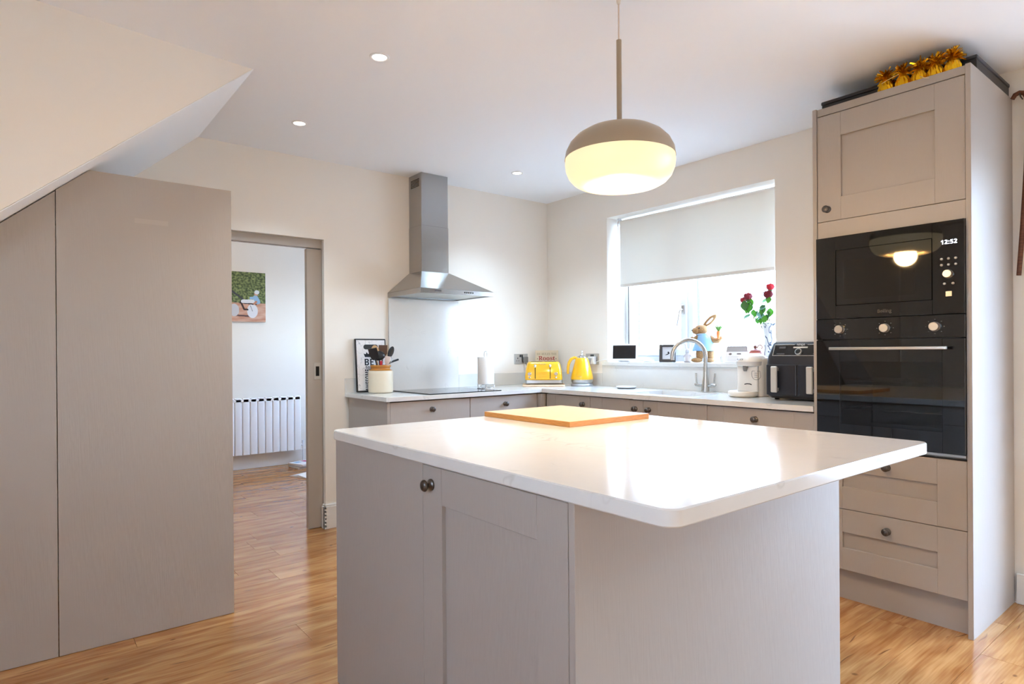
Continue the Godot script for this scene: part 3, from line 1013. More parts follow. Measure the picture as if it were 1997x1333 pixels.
# ------------------------------------------------------------------ lamps
func lamps() -> void:
	var pos := [Vector3(-2.39, H, 0.588), Vector3(-2.39, H, 1.578), Vector3(-0.80, H, 0.573), Vector3(-0.80, H, 1.573), Vector3(-4.4, H, 5.65), Vector3(-3.2, H, 5.65), Vector3(-2.0, H, 5.65), Vector3(-0.8, H, 5.65)]  # last four are unseen lamps added as fill from behind the camera
	var labels := ["recessed white ceiling downlight before the doorway", "recessed white ceiling downlight beside the stair soffit", "recessed white ceiling downlight in the corner above the kettle", "recessed white ceiling downlight above the sink", "added unseen fill downlight furthest from the glazed doors in the row across the open end", "added unseen fill downlight third from the glazed doors in the row across the open end", "added unseen fill downlight second from the glazed doors in the row across the open end", "added unseen fill downlight nearest the glazed doors in the row across the open end"]
	var trim := G.new().lathe([Vector2(0.031, 0.0), Vector2(0.033, -0.004), Vector2(0.041, -0.004), Vector2(0.044, -0.0005)], 28).mesh()
	var lens := G.new().lathe([Vector2(0, -0.0012), Vector2(0.031, -0.0012), Vector2(0.031, -0.0004)], 28).mesh()
	var lm := glow(rgb(255, 244, 226), 3.0)
	for k in pos.size():
		var t := thing("downlight", labels[k], "ceiling light", pos[k], 0, "recessed ceiling downlights")
		obm(t, "trim_ring", trim, M.white)
		obm(t, "lamp_lens", lens, lm)
		var s := SpotLight3D.new()
		s.name = "lamp_light"
		t.add_child(s)
		s.position = Vector3(0, -0.012, 0)
		s.rotation.x = -PI / 2
		s.spot_angle = 56.0 if pos[k].z < 2.0 else 62.0
		s.spot_angle_attenuation = 0.9
		s.spot_range = 14.0
		s.spot_attenuation = 2.0
		s.light_color = WARM
		s.light_energy = 0.55 if pos[k].z < 2.0 else SPOT
		s.light_size = 0.03
		s.shadow_enabled = true
	# added globe lamp, out of view, to warm and brighten the room beyond
	var gl := thing("added_globe_lamp", "added white globe fill lamp on the unseen ceiling of the next room", "ceiling light", Vector3(-2.6, 0, -1.3))
	obj(gl, "ceiling_plate", G.new().lathe([Vector2(0, H - 0.001), Vector2(0.07, H - 0.001), Vector2(0.07, H - 0.03), Vector2(0, H - 0.03)], 28, Vector3.ZERO, [1, 2]), M.white)
	obj(gl, "lamp_globe", G.new().blob(Vector3(0, H - 0.13, 0), Vector3(0.11, 0.11, 0.11), Basis(), 28), glow(rgb(255, 236, 206), 1.5))
	var gb := OmniLight3D.new()
	gb.name = "globe_fill_light"
	gl.add_child(gb)
	gb.position = Vector3(0, H - 0.13, 0)
	gb.light_color = Color(1.0, 0.88, 0.72)
	gb.light_energy = 0.1
	gb.omni_range = 12.0
	gb.omni_attenuation = 2.0
	gb.light_size = 0.1
	gb.shadow_enabled = true
	# pendant over the island
	var p := thing("pendant_lamp", "taupe domed pendant lamp with glowing opal glass bowl over the island", "pendant lamp", Vector3(-1.95, 0, 2.566))
	var tm := mat(rgb(168, 150, 126), 0.3)
	obj(p, "ceiling_rose", G.new().lathe([Vector2(0, H - 0.001), Vector2(0.05, H - 0.001), Vector2(0.05, H - 0.012), Vector2(0.018, H - 0.02), Vector2(0.010, H - 0.034), Vector2(0.006, 2.424), Vector2(0, 2.424)], 28), mat(rgb(232, 226, 212), 0.4))
	obj(p, "cord", G.new().tube([Vector3(0, 2.43, 0), Vector3(0, 2.29, 0)], 0.0028, 8), mat(rgb(222, 204, 190), 0.5))
	obj(p, "stem", G.new().tube([Vector3(0, 2.295, 0), Vector3(0, 1.98, 0)], 0.0092, 16), tm)
	obj(p, "dome", G.new().lathe([Vector2(0, 1.987), Vector2(0.05, 1.986), Vector2(0.09, 1.980), Vector2(0.125, 1.968), Vector2(0.155, 1.950), Vector2(0.178, 1.926), Vector2(0.191, 1.900), Vector2(0.196, 1.872), Vector2(0.1945, 1.872), Vector2(0.189, 1.899), Vector2(0.175, 1.925), Vector2(0.12, 1.965), Vector2(0, 1.982)], 56, Vector3.ZERO, [7, 8]), tm)
	obj(p, "glass_bowl", G.new().lathe([Vector2(0.1935, 1.874), Vector2(0.195, 1.855), Vector2(0.192, 1.832), Vector2(0.182, 1.808), Vector2(0.166, 1.790), Vector2(0.146, 1.779), Vector2(0.124, 1.775), Vector2(0.108, 1.776), Vector2(0.099, 1.781), Vector2(0.096, 1.788)], 56), glow(rgb(255, 232, 186), 0.30, rgb(214, 190, 150)))
	obj(p, "lamp_disc", G.new().lathe([Vector2(0, 1.787), Vector2(0.0965, 1.787), Vector2(0.0965, 1.789)], 40), glow(rgb(255, 244, 220), 0.8, rgb(250, 244, 226)))
	var o := OmniLight3D.new()
	o.name = "pendant_light"
	p.add_child(o)
	o.position = Vector3(0, 1.762, 0)
	o.light_color = Color(1.0, 0.82, 0.56)
	o.light_energy = 0.4
	o.omni_range = 12.0
	o.omni_attenuation = 2.0
	o.light_size = 0.06
	o.shadow_enabled = true

# ------------------------------------------------------------------ hob wall
func hob_side() -> void:
	# cooker hood
	var t := thing("cooker_hood", "brushed steel chimney cooker hood above the hob", "cooker hood", Vector3(-1.2465, 0, 0))
	obj(t, "chimney", G.new().bx(Vector3(-0.122, 1.760, 0.001), Vector3(0.102, H - 0.001, 0.182), 0.0015), M.steel)
	obj(t, "chimney_sleeve", G.new().bx(Vector3(-0.124, 1.760, 0.001), Vector3(0.104, 2.10, 0.184), 0.0015), M.steel)
	var vent := G.new()
	for k in 6:
		vent.bx(Vector3(-0.1228, 2.385 + k * 0.010, 0.03), Vector3(-0.1221, 2.390 + k * 0.010, 0.15))
	obj(t, "air_slots", vent, M.darkslot)
	var lo := PackedVector3Array([Vector3(-0.302, 1.615, 0.001), Vector3(0.302, 1.615, 0.001), Vector3(0.302, 1.615, 0.470), Vector3(-0.302, 1.615, 0.470)])
	var hi := PackedVector3Array([Vector3(-0.127, 1.766, 0.001), Vector3(0.107, 1.766, 0.001), Vector3(0.107, 1.766, 0.187), Vector3(-0.127, 1.766, 0.187)])
	obj(t, "canopy", G.new().loft([lo, hi], false, true, [], false), M.steel)
	var lip := G.new()
	lip.bx(Vector3(-0.302, 1.583, 0.452), Vector3(0.302, 1.615, 0.470), 0.001)
	lip.bx(Vector3(-0.302, 1.583, 0.001), Vector3(-0.284, 1.615, 0.452), 0.001)
	lip.bx(Vector3(0.284, 1.583, 0.001), Vector3(0.302, 1.615, 0.452), 0.001)
	lip.bx(Vector3(-0.284, 1.583, 0.001), Vector3(0.284, 1.615, 0.019), 0.001)
	obj(t, "lip", lip, M.steel)
	var fm := mat(rgb(196, 198, 194), 0.4, 0.8)
	for fx in [-0.283, 0.001]:
		obj(t, "filter", G.new().bx(Vector3(fx, 1.590, 0.02), Vector3(fx + 0.282, 1.596, 0.451), 0.001), fm)
	for k in 5:
		var b := G.new()
		b.xf = Transform3D(Basis(Vector3.RIGHT, PI / 2), Vector3(0.052 + k * 0.017, 1.600, 0.470))
		b.lathe([Vector2(0, 0.004), Vector2(0.0045, 0.0035), Vector2(0.005, 0)], 12)
		obj(t, "button", b, M.black)
	obj(t, "badge", G.new().bx(Vector3(-0.19, 1.596, 0.470), Vector3(-0.14, 1.606, 0.4708)), mat(rgb(120, 118, 118), 0.3, 0.8))
	# hob
	var h := thing("induction_hob", "flat black glass hob in the worktop below the hood", "hob", Vector3(-1.27, TOP, 0.345))
	obj(h, "glass_plate", G.new().rbox(Vector3.ZERO, Vector3(0.585, 0.006, 0.515), 0.004, 0.0015), mat(rgb(14, 14, 16), 0.06))
	var zn := G.new()
	for q in [Vector2(-0.15, -0.11), Vector2(0.15, -0.11), Vector2(-0.15, 0.12), Vector2(0.15, 0.12)]:
		zn.lathe([Vector2(0.088, 0.0062), Vector2(0.090, 0.0062)], 32, Vector3(q.x, 0, q.y))
	obj(h, "zone_rings", zn, mat(rgb(120, 120, 120), 0.5))
	# marbled serving board leaning on the wall
	var mb := thing("marbled_board", "marble-print chopping board with black rim leaning behind the crock", "chopping board", Vector3(-1.700, TOP + 0.002, 0.062))
	mb.rotation.x = -0.085
	var w := 0.235
	var hh := 0.372
	obj(mb, "rim", G.new().bx(Vector3(-w / 2, 0.001, -0.012), Vector3(w / 2, hh, 0.0), 0.004), M.black)
	var mp := mat(Color.WHITE, 0.4)
	mp.albedo_texture = marble_picture()
	var face := G.new()
	face.quad(Vector3(-w / 2 + 0.010, 0.011, 0.0006), Vector3(w / 2 - 0.010, 0.011, 0.0006), Vector3(w / 2 - 0.010, hh - 0.010, 0.0006), Vector3(-w / 2 + 0.010, hh - 0.010, 0.0006), Vector3.BACK, Vector2(0, 1), Vector2(1, 1), Vector2(1, 0), Vector2(0, 0))
	obj(mb, "print", face, mp)
	obj(mb, "grip_slot", G.new().rbox(Vector3(0, 0, 0), Vector3(0.11, 0.0008, 0.034), 0.016, 0.0002), M.black, Vector3(0.0, hh - 0.058, 0.0005)).rotation.x = PI / 2
	lettering(mb, "lettering", "BE", 0.046, M.ink, Transform3D(Basis(), Vector3(-0.018, 0.207, 0.001)), 800)
	lettering(mb, "lettering", "TODAY", 0.024, M.ink, Transform3D(Basis().scaled(Vector3(0.8, 1, 1)), Vector3(-0.004, 0.166, 0.001)), 600)
	lettering(mb, "lettering", "AWESOME", 0.040, M.ink, Transform3D(Basis(Vector3.BACK, PI / 2) * Basis().scaled(Vector3(0.56, 1, 1)), Vector3(-0.030, 0.083, 0.001)), 600)
	var crown := PackedVector2Array([Vector2(-0.025, 0), Vector2(0.03, 0), Vector2(0.036, 0.026), Vector2(0.02, 0.018), Vector2(0.012, 0.034), Vector2(0.0, 0.02), Vector2(-0.012, 0.036), Vector2(-0.018, 0.02), Vector2(-0.034, 0.026)])
	obj(mb, "crown_print", G.new().prism(crown, 0, 0.0006), M.ink, Vector3(-0.022, 0.243, 0.0008))
	# crock with utensils
	var c := thing("utensil_crock", "cream stoneware crock with brown neck holding kitchen utensils", "crock", Vector3(-1.690, TOP, 0.165))
	obj(c, "pot", G.new().lathe([Vector2(0.066, 0.156), Vector2(0.077, 0.153), Vector2(0.083, 0.146), Vector2(0.084, 0.13), Vector2(0.084, 0.012), Vector2(0.080, 0.002), Vector2(0, 0.001)], 40), mat(rgb(230, 216, 190), 0.35))
	obj(c, "neck", G.new().lathe([Vector2(0.058, 0.10), Vector2(0.060, 0.186), Vector2(0.066, 0.190), Vector2(0.071, 0.186), Vector2(0.071, 0.180), Vector2(0.064, 0.172), Vector2(0.066, 0.162), Vector2(0.075, 0.1555), Vector2(0.0795, 0.1525)], 40), mat(rgb(186, 122, 44), 0.25))
	utensils(Vector3(-1.690, TOP + 0.012, 0.165))
	# paper roll on its stand
	var p := thing("paper_towel_stand", "chrome wire stand holding the kitchen paper roll beside the hob", "paper roll stand", Vector3(-0.935, TOP, 0.355))
	var wire := G.new()
	for k in 3:
		var a := 0.65 + k * TAU / 3.0
		var dx := Vector3(cos(a), 0, sin(a))
		wire.tube([Vector3(0, 0.034, 0), dx * 0.055 + Vector3(0, 0.034, 0), dx * 0.062 + Vector3(0, 0.028, 0), dx * 0.062 + Vector3(0, 0.008, 0)], 0.0035, 8)
	for k in 4:
		var a := 2.2 + k * 0.62
		wire.tube([Vector3(cos(a) * 0.06, 0.034, sin(a) * -0.06), Vector3(cos(a) * 0.06, 0.008, sin(a) * -0.06)], 0.0035, 8)
	wire.tube(ring_points(Vector3(0, 0.010, 0), 0.062, 28), 0.0035, 8, false)
	wire.tube([Vector3(-0.014, 0.034, 0), Vector3(-0.014, 0.262, 0), Vector3(-0.010, 0.274, 0), Vector3(0, 0.279, 0), Vector3(0.010, 0.274, 0), Vector3(0.014, 0.262, 0), Vector3(0.014, 0.034, 0)], 0.003, 8)
	obj(p, "wire_stand", wire, M.chrome)
	var pr := thing("paper_roll", "white roll of kitchen paper on the chrome wire stand", "paper roll", Vector3(-0.935, TOP, 0.355))
	obj(pr, "roll", G.new().lathe([Vector2(0.021, 0.038), Vector2(0.021, 0.236), Vector2(0.0585, 0.236), Vector2(0.060, 0.234), Vector2(0.060, 0.040), Vector2(0.0585, 0.038), Vector2(0.021, 0.038)], 40, Vector3.ZERO, [1, 2, 4, 5]), M.paper)
	var sheet := G.new()
	var l0 := PackedVector3Array()
	var l1 := PackedVector3Array()
	for k in 7:
		var u := k / 6.0
		var q := Vector3(-0.052 - 0.022 * u, 0, -0.031 + 0.035 * u + 0.006 * sin(u * 5.0))
		l0.append(q + Vector3(0, 0.040, 0))
		l1.append(q + Vector3(0.004 * u, 0.233, 0))
	sheet.loft([l0, l1], false, false, [], true, false)
	obj(pr, "loose_sheet", sheet, M.paper)
	# wall socket
	double_socket(Vector3(-0.3075, 1.122, 0.0), 0.0, "brushed steel double wall socket above the toaster cable", true)

func ring_points(c: Vector3, r: float, n: int) -> Array:
	var l := []
	for k in n + 1:
		var a := TAU * k / n
		l.append(c + Vector3(cos(a) * r, 0, sin(a) * r))
	return l

func marble_picture() -> ImageTexture:
	var im := Image.create(128, 200, false, Image.FORMAT_RGB8)
	var n := noise(81, 0.018, 4)
	for y in 200:
		for x in 128:
			var v := absf(n.get_noise_2d(x, y))
			var t := clampf(1.0 - v / 0.03, 0, 1)
			im.set_pixel(x, y, rgb(232, 228, 226).lerp(rgb(120, 118, 122), t * 0.6))
	return ImageTexture.create_from_image(im)

func double_socket(at: Vector3, turn: float, label: String, plugged: bool) -> void:
	var t := thing("wall_socket", label, "socket", at, turn)
	obj(t, "plate", G.new().bx(Vector3(-0.0735, -0.0435, 0.0005), Vector3(0.0735, 0.0435, 0.005), 0.002), M.satin)
	for sx in [-0.037, 0.037]:
		var ins := G.new().bx(Vector3(sx - 0.004, 0.001, 0.005), Vector3(sx + 0.004, 0.012, 0.0053))
		ins.bx(Vector3(sx - 0.015, -0.018, 0.005), Vector3(sx - 0.007, -0.013, 0.0053))
		ins.bx(Vector3(sx + 0.007, -0.018, 0.005), Vector3(sx + 0.015, -0.013, 0.0053))
		obj(t, "pin_holes", ins, M.black)
	for sx in [-0.010, 0.010]:
		obj(t, "rocker_switch", G.new().bx(Vector3(sx - 0.007, 0.016, 0.005), Vector3(sx + 0.007, 0.036, 0.008), 0.001), M.black)
	if plugged:
		obj(t, "plug", G.new().rbox(Vector3(0.037, -0.030, 0.018), Vector3(0.046, 0.048, 0.026), 0.008, 0.002), mat(rgb(120, 116, 112), 0.4))

func utensils(at: Vector3) -> void:
	var wood := mat(rgb(206, 164, 116), 0.6)
	var dark := mat(rgb(92, 62, 40), 0.6)
	var blk := mat(rgb(32, 33, 36), 0.35)
	var grp := "utensils standing in the stoneware crock"
	# handle from a to b, head drawn at b
	var list := [
		["wooden_spoon", "pale wooden spoon standing in the crock", wood, Vector3(0.02, 0, -0.02), Vector3(-0.010, 0.235, -0.045), "spoon", 0.028, 0.045],
		["wooden_spatula", "dark brown wooden spatula standing in the crock", dark, Vector3(0.0, 0, 0.0), Vector3(0.030, 0.235, -0.030), "flat", 0.030, 0.045],
		["black_spoon", "black plastic spoon leaning out of the crock", blk, Vector3(-0.03, 0, 0.01), Vector3(0.062, 0.235, 0.010), "spoon", 0.020, 0.042],
		["black_ladle", "large black ladle standing in the crock", blk, Vector3(0.02, 0, 0.0), Vector3(-0.020, 0.215, 0.020), "bowl", 0.044, 0.034],
		["black_slotted_turner", "black turner with a steel-tipped edge in the crock", blk, Vector3(0.03, 0, -0.01), Vector3(-0.055, 0.222, 0.030), "flat", 0.030, 0.042],
		["pale_spatula", "pale pink silicone spatula standing in the crock", mat(rgb(226, 206, 196), 0.5), Vector3(0.0, 0, 0.02), Vector3(0.028, 0.185, 0.036), "flat", 0.018, 0.030],
		["red_peeler", "red handled peeler standing in the crock", mat(rgb(196, 36, 50), 0.35), Vector3(-0.01, 0, 0.045), Vector3(-0.022, 0.178, 0.054), "flat", 0.008, 0.016],
	]
	for u in list:
		var t := thing(u[0], u[1], "utensil", at, 0, grp)
		var a: Vector3 = u[3]
		var b: Vector3 = u[4]
		obj(t, "handle", G.new().tube([a, a.lerp(b, 0.5), b], [0.006, 0.0055, 0.005], 8), u[2])
		var d := (b - a).normalized()
		var side := d.cross(Vector3(0.62, 0, -0.78)).normalized()
		var basis := Basis(side, d, side.cross(d))
		var c := b + d * (u[7] as float) * 0.8
		var g := G.new()
		if u[5] == "spoon":
			g.blob(c, Vector3(u[6], u[7], 0.007), basis, 16)
		elif u[5] == "bowl":
			g.blob(c, Vector3(u[6], u[7], 0.030), basis, 16)
		else:
			g.xf = Transform3D(basis, c)
			var uw: float = u[6]
			var ul: float = u[7]
			g.loft([PackedVector3Array([Vector3(-uw * 0.5, -ul, -0.003), Vector3(uw * 0.5, -ul, -0.003), Vector3(uw * 0.5, -ul, 0.003), Vector3(-uw * 0.5, -ul, 0.003)]), PackedVector3Array([Vector3(-uw, -ul * 0.3, -0.003), Vector3(uw, -ul * 0.3, -0.003), Vector3(uw, -ul * 0.3, 0.003), Vector3(-uw, -ul * 0.3, 0.003)]), PackedVector3Array([Vector3(-uw, ul, -0.002), Vector3(uw, ul, -0.002), Vector3(uw, ul, 0.002), Vector3(-uw, ul, 0.002)])], true, true, [], false)
		obj(t, "head", g, u[2])
	var k := thing("black_knife", "black handled knife slanting far out of the crock", "utensil", at, 0, grp)
	obj(k, "handle", G.new().tube([Vector3(0.02, 0.178, 0.03), Vector3(0.075, 0.200, 0.025), Vector3(0.125, 0.214, 0.02)], [0.005, 0.007, 0.007], 8), blk)
	obj(k, "blade", G.new().tube([Vector3(-0.045, 0.06, 0.03), Vector3(0.021, 0.178, 0.03)], [0.004, 0.005], 6), M.chrome)
	var wsk := thing("wire_whisk", "small steel whisk standing in the crock", "utensil", at, 0, grp)
	var wg := G.new()
	for q in 5:
		var a := PI * q / 5.0
		var s := Vector3(cos(a), 0, sin(a))
		wg.tube([Vector3(0.03, 0.165, 0.03), Vector3(0.045, 0.185, 0.03) + s * 0.012, Vector3(0.058, 0.215, 0.03) + s * 0.016, Vector3(0.066, 0.235, 0.03)], 0.0009, 5)
		wg.tube([Vector3(0.03, 0.165, 0.03), Vector3(0.045, 0.185, 0.03) - s * 0.012, Vector3(0.058, 0.215, 0.03) - s * 0.016, Vector3(0.066, 0.235, 0.03)], 0.0009, 5)
	obj(wsk, "wires", wg, M.chrome)
	obj(wsk, "handle", G.new().tube([Vector3(-0.02, 0, 0.03), Vector3(0.03, 0.166, 0.03)], 0.005, 8), M.chrome)

# ------------------------------------------------------------------ things in the corner
func corner_things() -> void:
	var turn := -0.72            # facing the island
	var t0 := Transform3D(Basis(Vector3.UP, turn), Vector3(-0.335, TOP, 0.320))
	var bd := solo("toaster_board", G.new().rbox(Vector3.ZERO, Vector3(0.335, 0.014, 0.30), 0.02, 0.003), M.bamboo, "thin wooden board lying under the yellow toaster", "board")
	bd.transform = t0
	var t := thing("toaster", "yellow four-slice toaster with steel base in the worktop corner", "toaster")
	t.transform = t0.translated_local(Vector3(0, 0.0145, -0.01))
	var W := 0.300
	var D := 0.235
	obj(t, "steel_base", G.new().loft([G.rloop(0.004, W - 0.02, D - 0.02, 0.02), G.rloop(0.010, W, D, 0.025), G.rloop(0.034, W, D, 0.025), G.rloop(0.036, W - 0.01, D - 0.01, 0.025)], true, true, [1, 2]), M.satin)
	obj(t, "body", G.new().loft([G.rloop(0.0362, W - 0.006, D - 0.006, 0.03), G.rloop(0.06, W - 0.004, D - 0.006, 0.03), G.rloop(0.12, W - 0.018, D - 0.02, 0.03), G.rloop(0.160, W - 0.036, D - 0.036, 0.03), G.rloop(0.172, W - 0.046, D - 0.046, 0.03), G.rloop(0.178, W - 0.066, D - 0.066, 0.03)], false, true), M.yellow)
	for sx in [-0.055, 0.055]:
		for sz in [-0.04, 0.04]:
			obj(t, "bread_slot", G.new().bx(Vector3(sx - 0.05 + 0.004, 0.1775, sz - 0.014), Vector3(sx + 0.046, 0.1792, sz + 0.014), 0.001), M.black)
	for sx in [-0.066, 0.052]:
		var sl := G.new()
		sl.quad(Vector3(sx - 0.003, 0.045, 0.1165), Vector3(sx + 0.003, 0.045, 0.1165), Vector3(sx + 0.003, 0.140, 0.1075), Vector3(sx - 0.003, 0.140, 0.1075), Vector3.BACK)
		obj(t, "lever_slot", sl, M.darkslot)
		obj(t, "lever", G.new().blob(Vector3(sx, 0.146, 0.122), Vector3(0.012, 0.014, 0.015)).tube([Vector3(sx, 0.141, 0.100), Vector3(sx, 0.146, 0.122)], 0.004, 8), M.chrome)
	for sx in [-0.110, 0.098]:
		var dl := obm(t, "dial", dial_mesh(0.013, 0.014), M.chrome, Vector3(sx, 0.083, 0.111))
		dl.rotation.x = -0.09
		var bt := G.new().blob(Vector3(sx, 0.055, 0.117), Vector3(0.008, 0.008, 0.005))
		obj(t, "button", bt, M.chrome)
	var em := G.new()
	for k in 4:
		for sx in [-0.023, 0.011]:
			em.bx(Vector3(sx - 0.014, 0.060 + k * 0.012, 0.112), Vector3(sx + 0.014, 0.063 + k * 0.012, 0.1165 - k * 0.0009), 0.0005)
	obj(t, "embossed_lines", em, M.yellow)
	lettering(t, "maker_lettering", "DeLonghi", 0.008, M.chrome, Transform3D(Basis(Vector3.RIGHT, -0.3), Vector3(-0.005, 0.160, 0.1002)), 500)
	solo("toaster_cable", G.new().tube([Vector3(-0.272, 1.100, 0.020), Vector3(-0.262, 1.05, 0.03), Vector3(-0.250, 1.005, 0.045), Vector3(-0.235, 0.96, 0.07), Vector3(-0.225, 0.935, 0.10), Vector3(-0.230, 0.93, 0.145)], 0.0035, 8), mat(rgb(128, 124, 120), 0.5), "grey cable hanging from the wall socket to the toaster", "cable")
	# wooden sign standing behind the toaster
	var s := thing("wooden_sign", "small cream wooden sign with red lettering standing behind the toaster", "sign", Vector3(-0.125, TOP, 0.125), turn)
	s.rotation.x = -0.02
	obj(s, "plaque", G.new().bx(Vector3(-0.098, 0.001, -0.008), Vector3(0.098, 0.284, 0.0), 0.001), mat(rgb(216, 200, 174), 0.8))
	lettering(s, "lettering", "HE RULES THE", 0.017, mat(rgb(140, 128, 98), 0.8), Transform3D(Basis(), Vector3(0, 0.252, 0.0005)), 500, true)
	lettering(s, "lettering", "Roost", 0.036, mat(rgb(164, 36, 40), 0.7), Transform3D(Basis(), Vector3(0.0, 0.216, 0.0005)), 700, true, 0.0006, true)
	var dots := G.new()
	for dx in [-0.078, 0.078]:
		dots.blob(Vector3(dx, 0.212, 0.0), Vector3(0.004, 0.004, 0.002))
	obj(s, "screw", dots, M.pewter)
	# kettle
	var k := thing("kettle", "yellow retro kettle with chrome lid knob and steel base", "kettle", Vector3(-0.140, TOP, 0.560), -0.67)
	obj(k, "power_base", G.new().lathe([Vector2(0, 0.020), Vector2(0.082, 0.020), Vector2(0.088, 0.012), Vector2(0.088, 0.002), Vector2(0, 0.001)], 36, Vector3.ZERO, [1, 3]), mat(rgb(188, 190, 194), 0.35, 0.5))
	obj(k, "steel_foot", G.new().lathe([Vector2(0.060, 0.052), Vector2(0.086, 0.052), Vector2(0.088, 0.040), Vector2(0.080, 0.024), Vector2(0.074, 0.0202), Vector2(0, 0.0202)], 40, Vector3.ZERO, [1]), M.satin)
	obj(k, "body", G.new().lathe([Vector2(0.028, 0.225), Vector2(0.044, 0.222), Vector2(0.050, 0.214), Vector2(0.060, 0.180), Vector2(0.072, 0.135), Vector2(0.083, 0.090), Vector2(0.088, 0.065), Vector2(0.087, 0.052)], 44), M.yellow)
	obj(k, "lid", G.new().lathe([Vector2(0, 0.246), Vector2(0.012, 0.244), Vector2(0.030, 0.236), Vector2(0.040, 0.227), Vector2(0.0405, 0.2225)], 36), M.chrome)
	obj(k, "lid_knob", G.new().lathe([Vector2(0, 0.280), Vector2(0.006, 0.279), Vector2(0.010, 0.272), Vector2(0.009, 0.265), Vector2(0.005, 0.260), Vector2(0.006, 0.252), Vector2(0.012, 0.244)], 24), M.chrome)
	var sp := G.new()
	sp.loft([PackedVector3Array([Vector3(0.030, 0.222, -0.026), Vector3(0.030, 0.222, 0.026), Vector3(0.050, 0.222, 0.020), Vector3(0.078, 0.219, 0.0), Vector3(0.050, 0.222, -0.020)]), PackedVector3Array([Vector3(0.050, 0.170, -0.008), Vector3(0.050, 0.170, 0.008), Vector3(0.058, 0.170, 0.006), Vector3(0.063, 0.168, 0.0), Vector3(0.058, 0.170, -0.006)])], true, true, [], false)
	obj(k, "spout", sp, M.satin)
	obj(k, "handle", G.new().tube([Vector3(-0.036, 0.218, 0), Vector3(-0.060, 0.224, 0), Vector3(-0.085, 0.212, 0), Vector3(-0.102, 0.185, 0), Vector3(-0.110, 0.150, 0), Vector3(-0.112, 0.110, 0), Vector3(-0.110, 0.095, 0)], [0.010, 0.012, 0.0125, 0.012, 0.011, 0.010, 0.008], 12), M.yellow)
	lettering(k, "maker_lettering", "DeLonghi", 0.007, M.chrome, Transform3D(Basis(Vector3.UP, 0.0) * Basis(Vector3.RIGHT, -0.24), Vector3(-0.02, 0.078, 0.0842)), 500)
	# socket on the window wall with a white adapter feeding the small display
	var at := Vector3(0, 1.121, 0.5415)
	double_socket(at, -PI / 2, "brushed steel double wall socket behind the kettle", false)
	var ad := thing("power_adapter", "white mains adapter with cable plugged in behind the kettle", "adapter", Vector3(-0.006, 1.11, 0.556))
	obj(ad, "block", G.new().rbox(Vector3(-0.016, -0.031, 0), Vector3(0.030, 0.062, 0.070), 0.006, 0.003), M.white)
	obj(ad, "cable", G.new().tube([Vector3(-0.020, -0.012, 0.035), Vector3(-0.022, -0.008, 0.07), Vector3(-0.020, 0.004, 0.11), Vector3(-0.008, 0.010, 0.14), Vector3(0.02, 0.0, 0.165), Vector3(0.06, -0.004, 0.185)], 0.0028, 8), M.white)

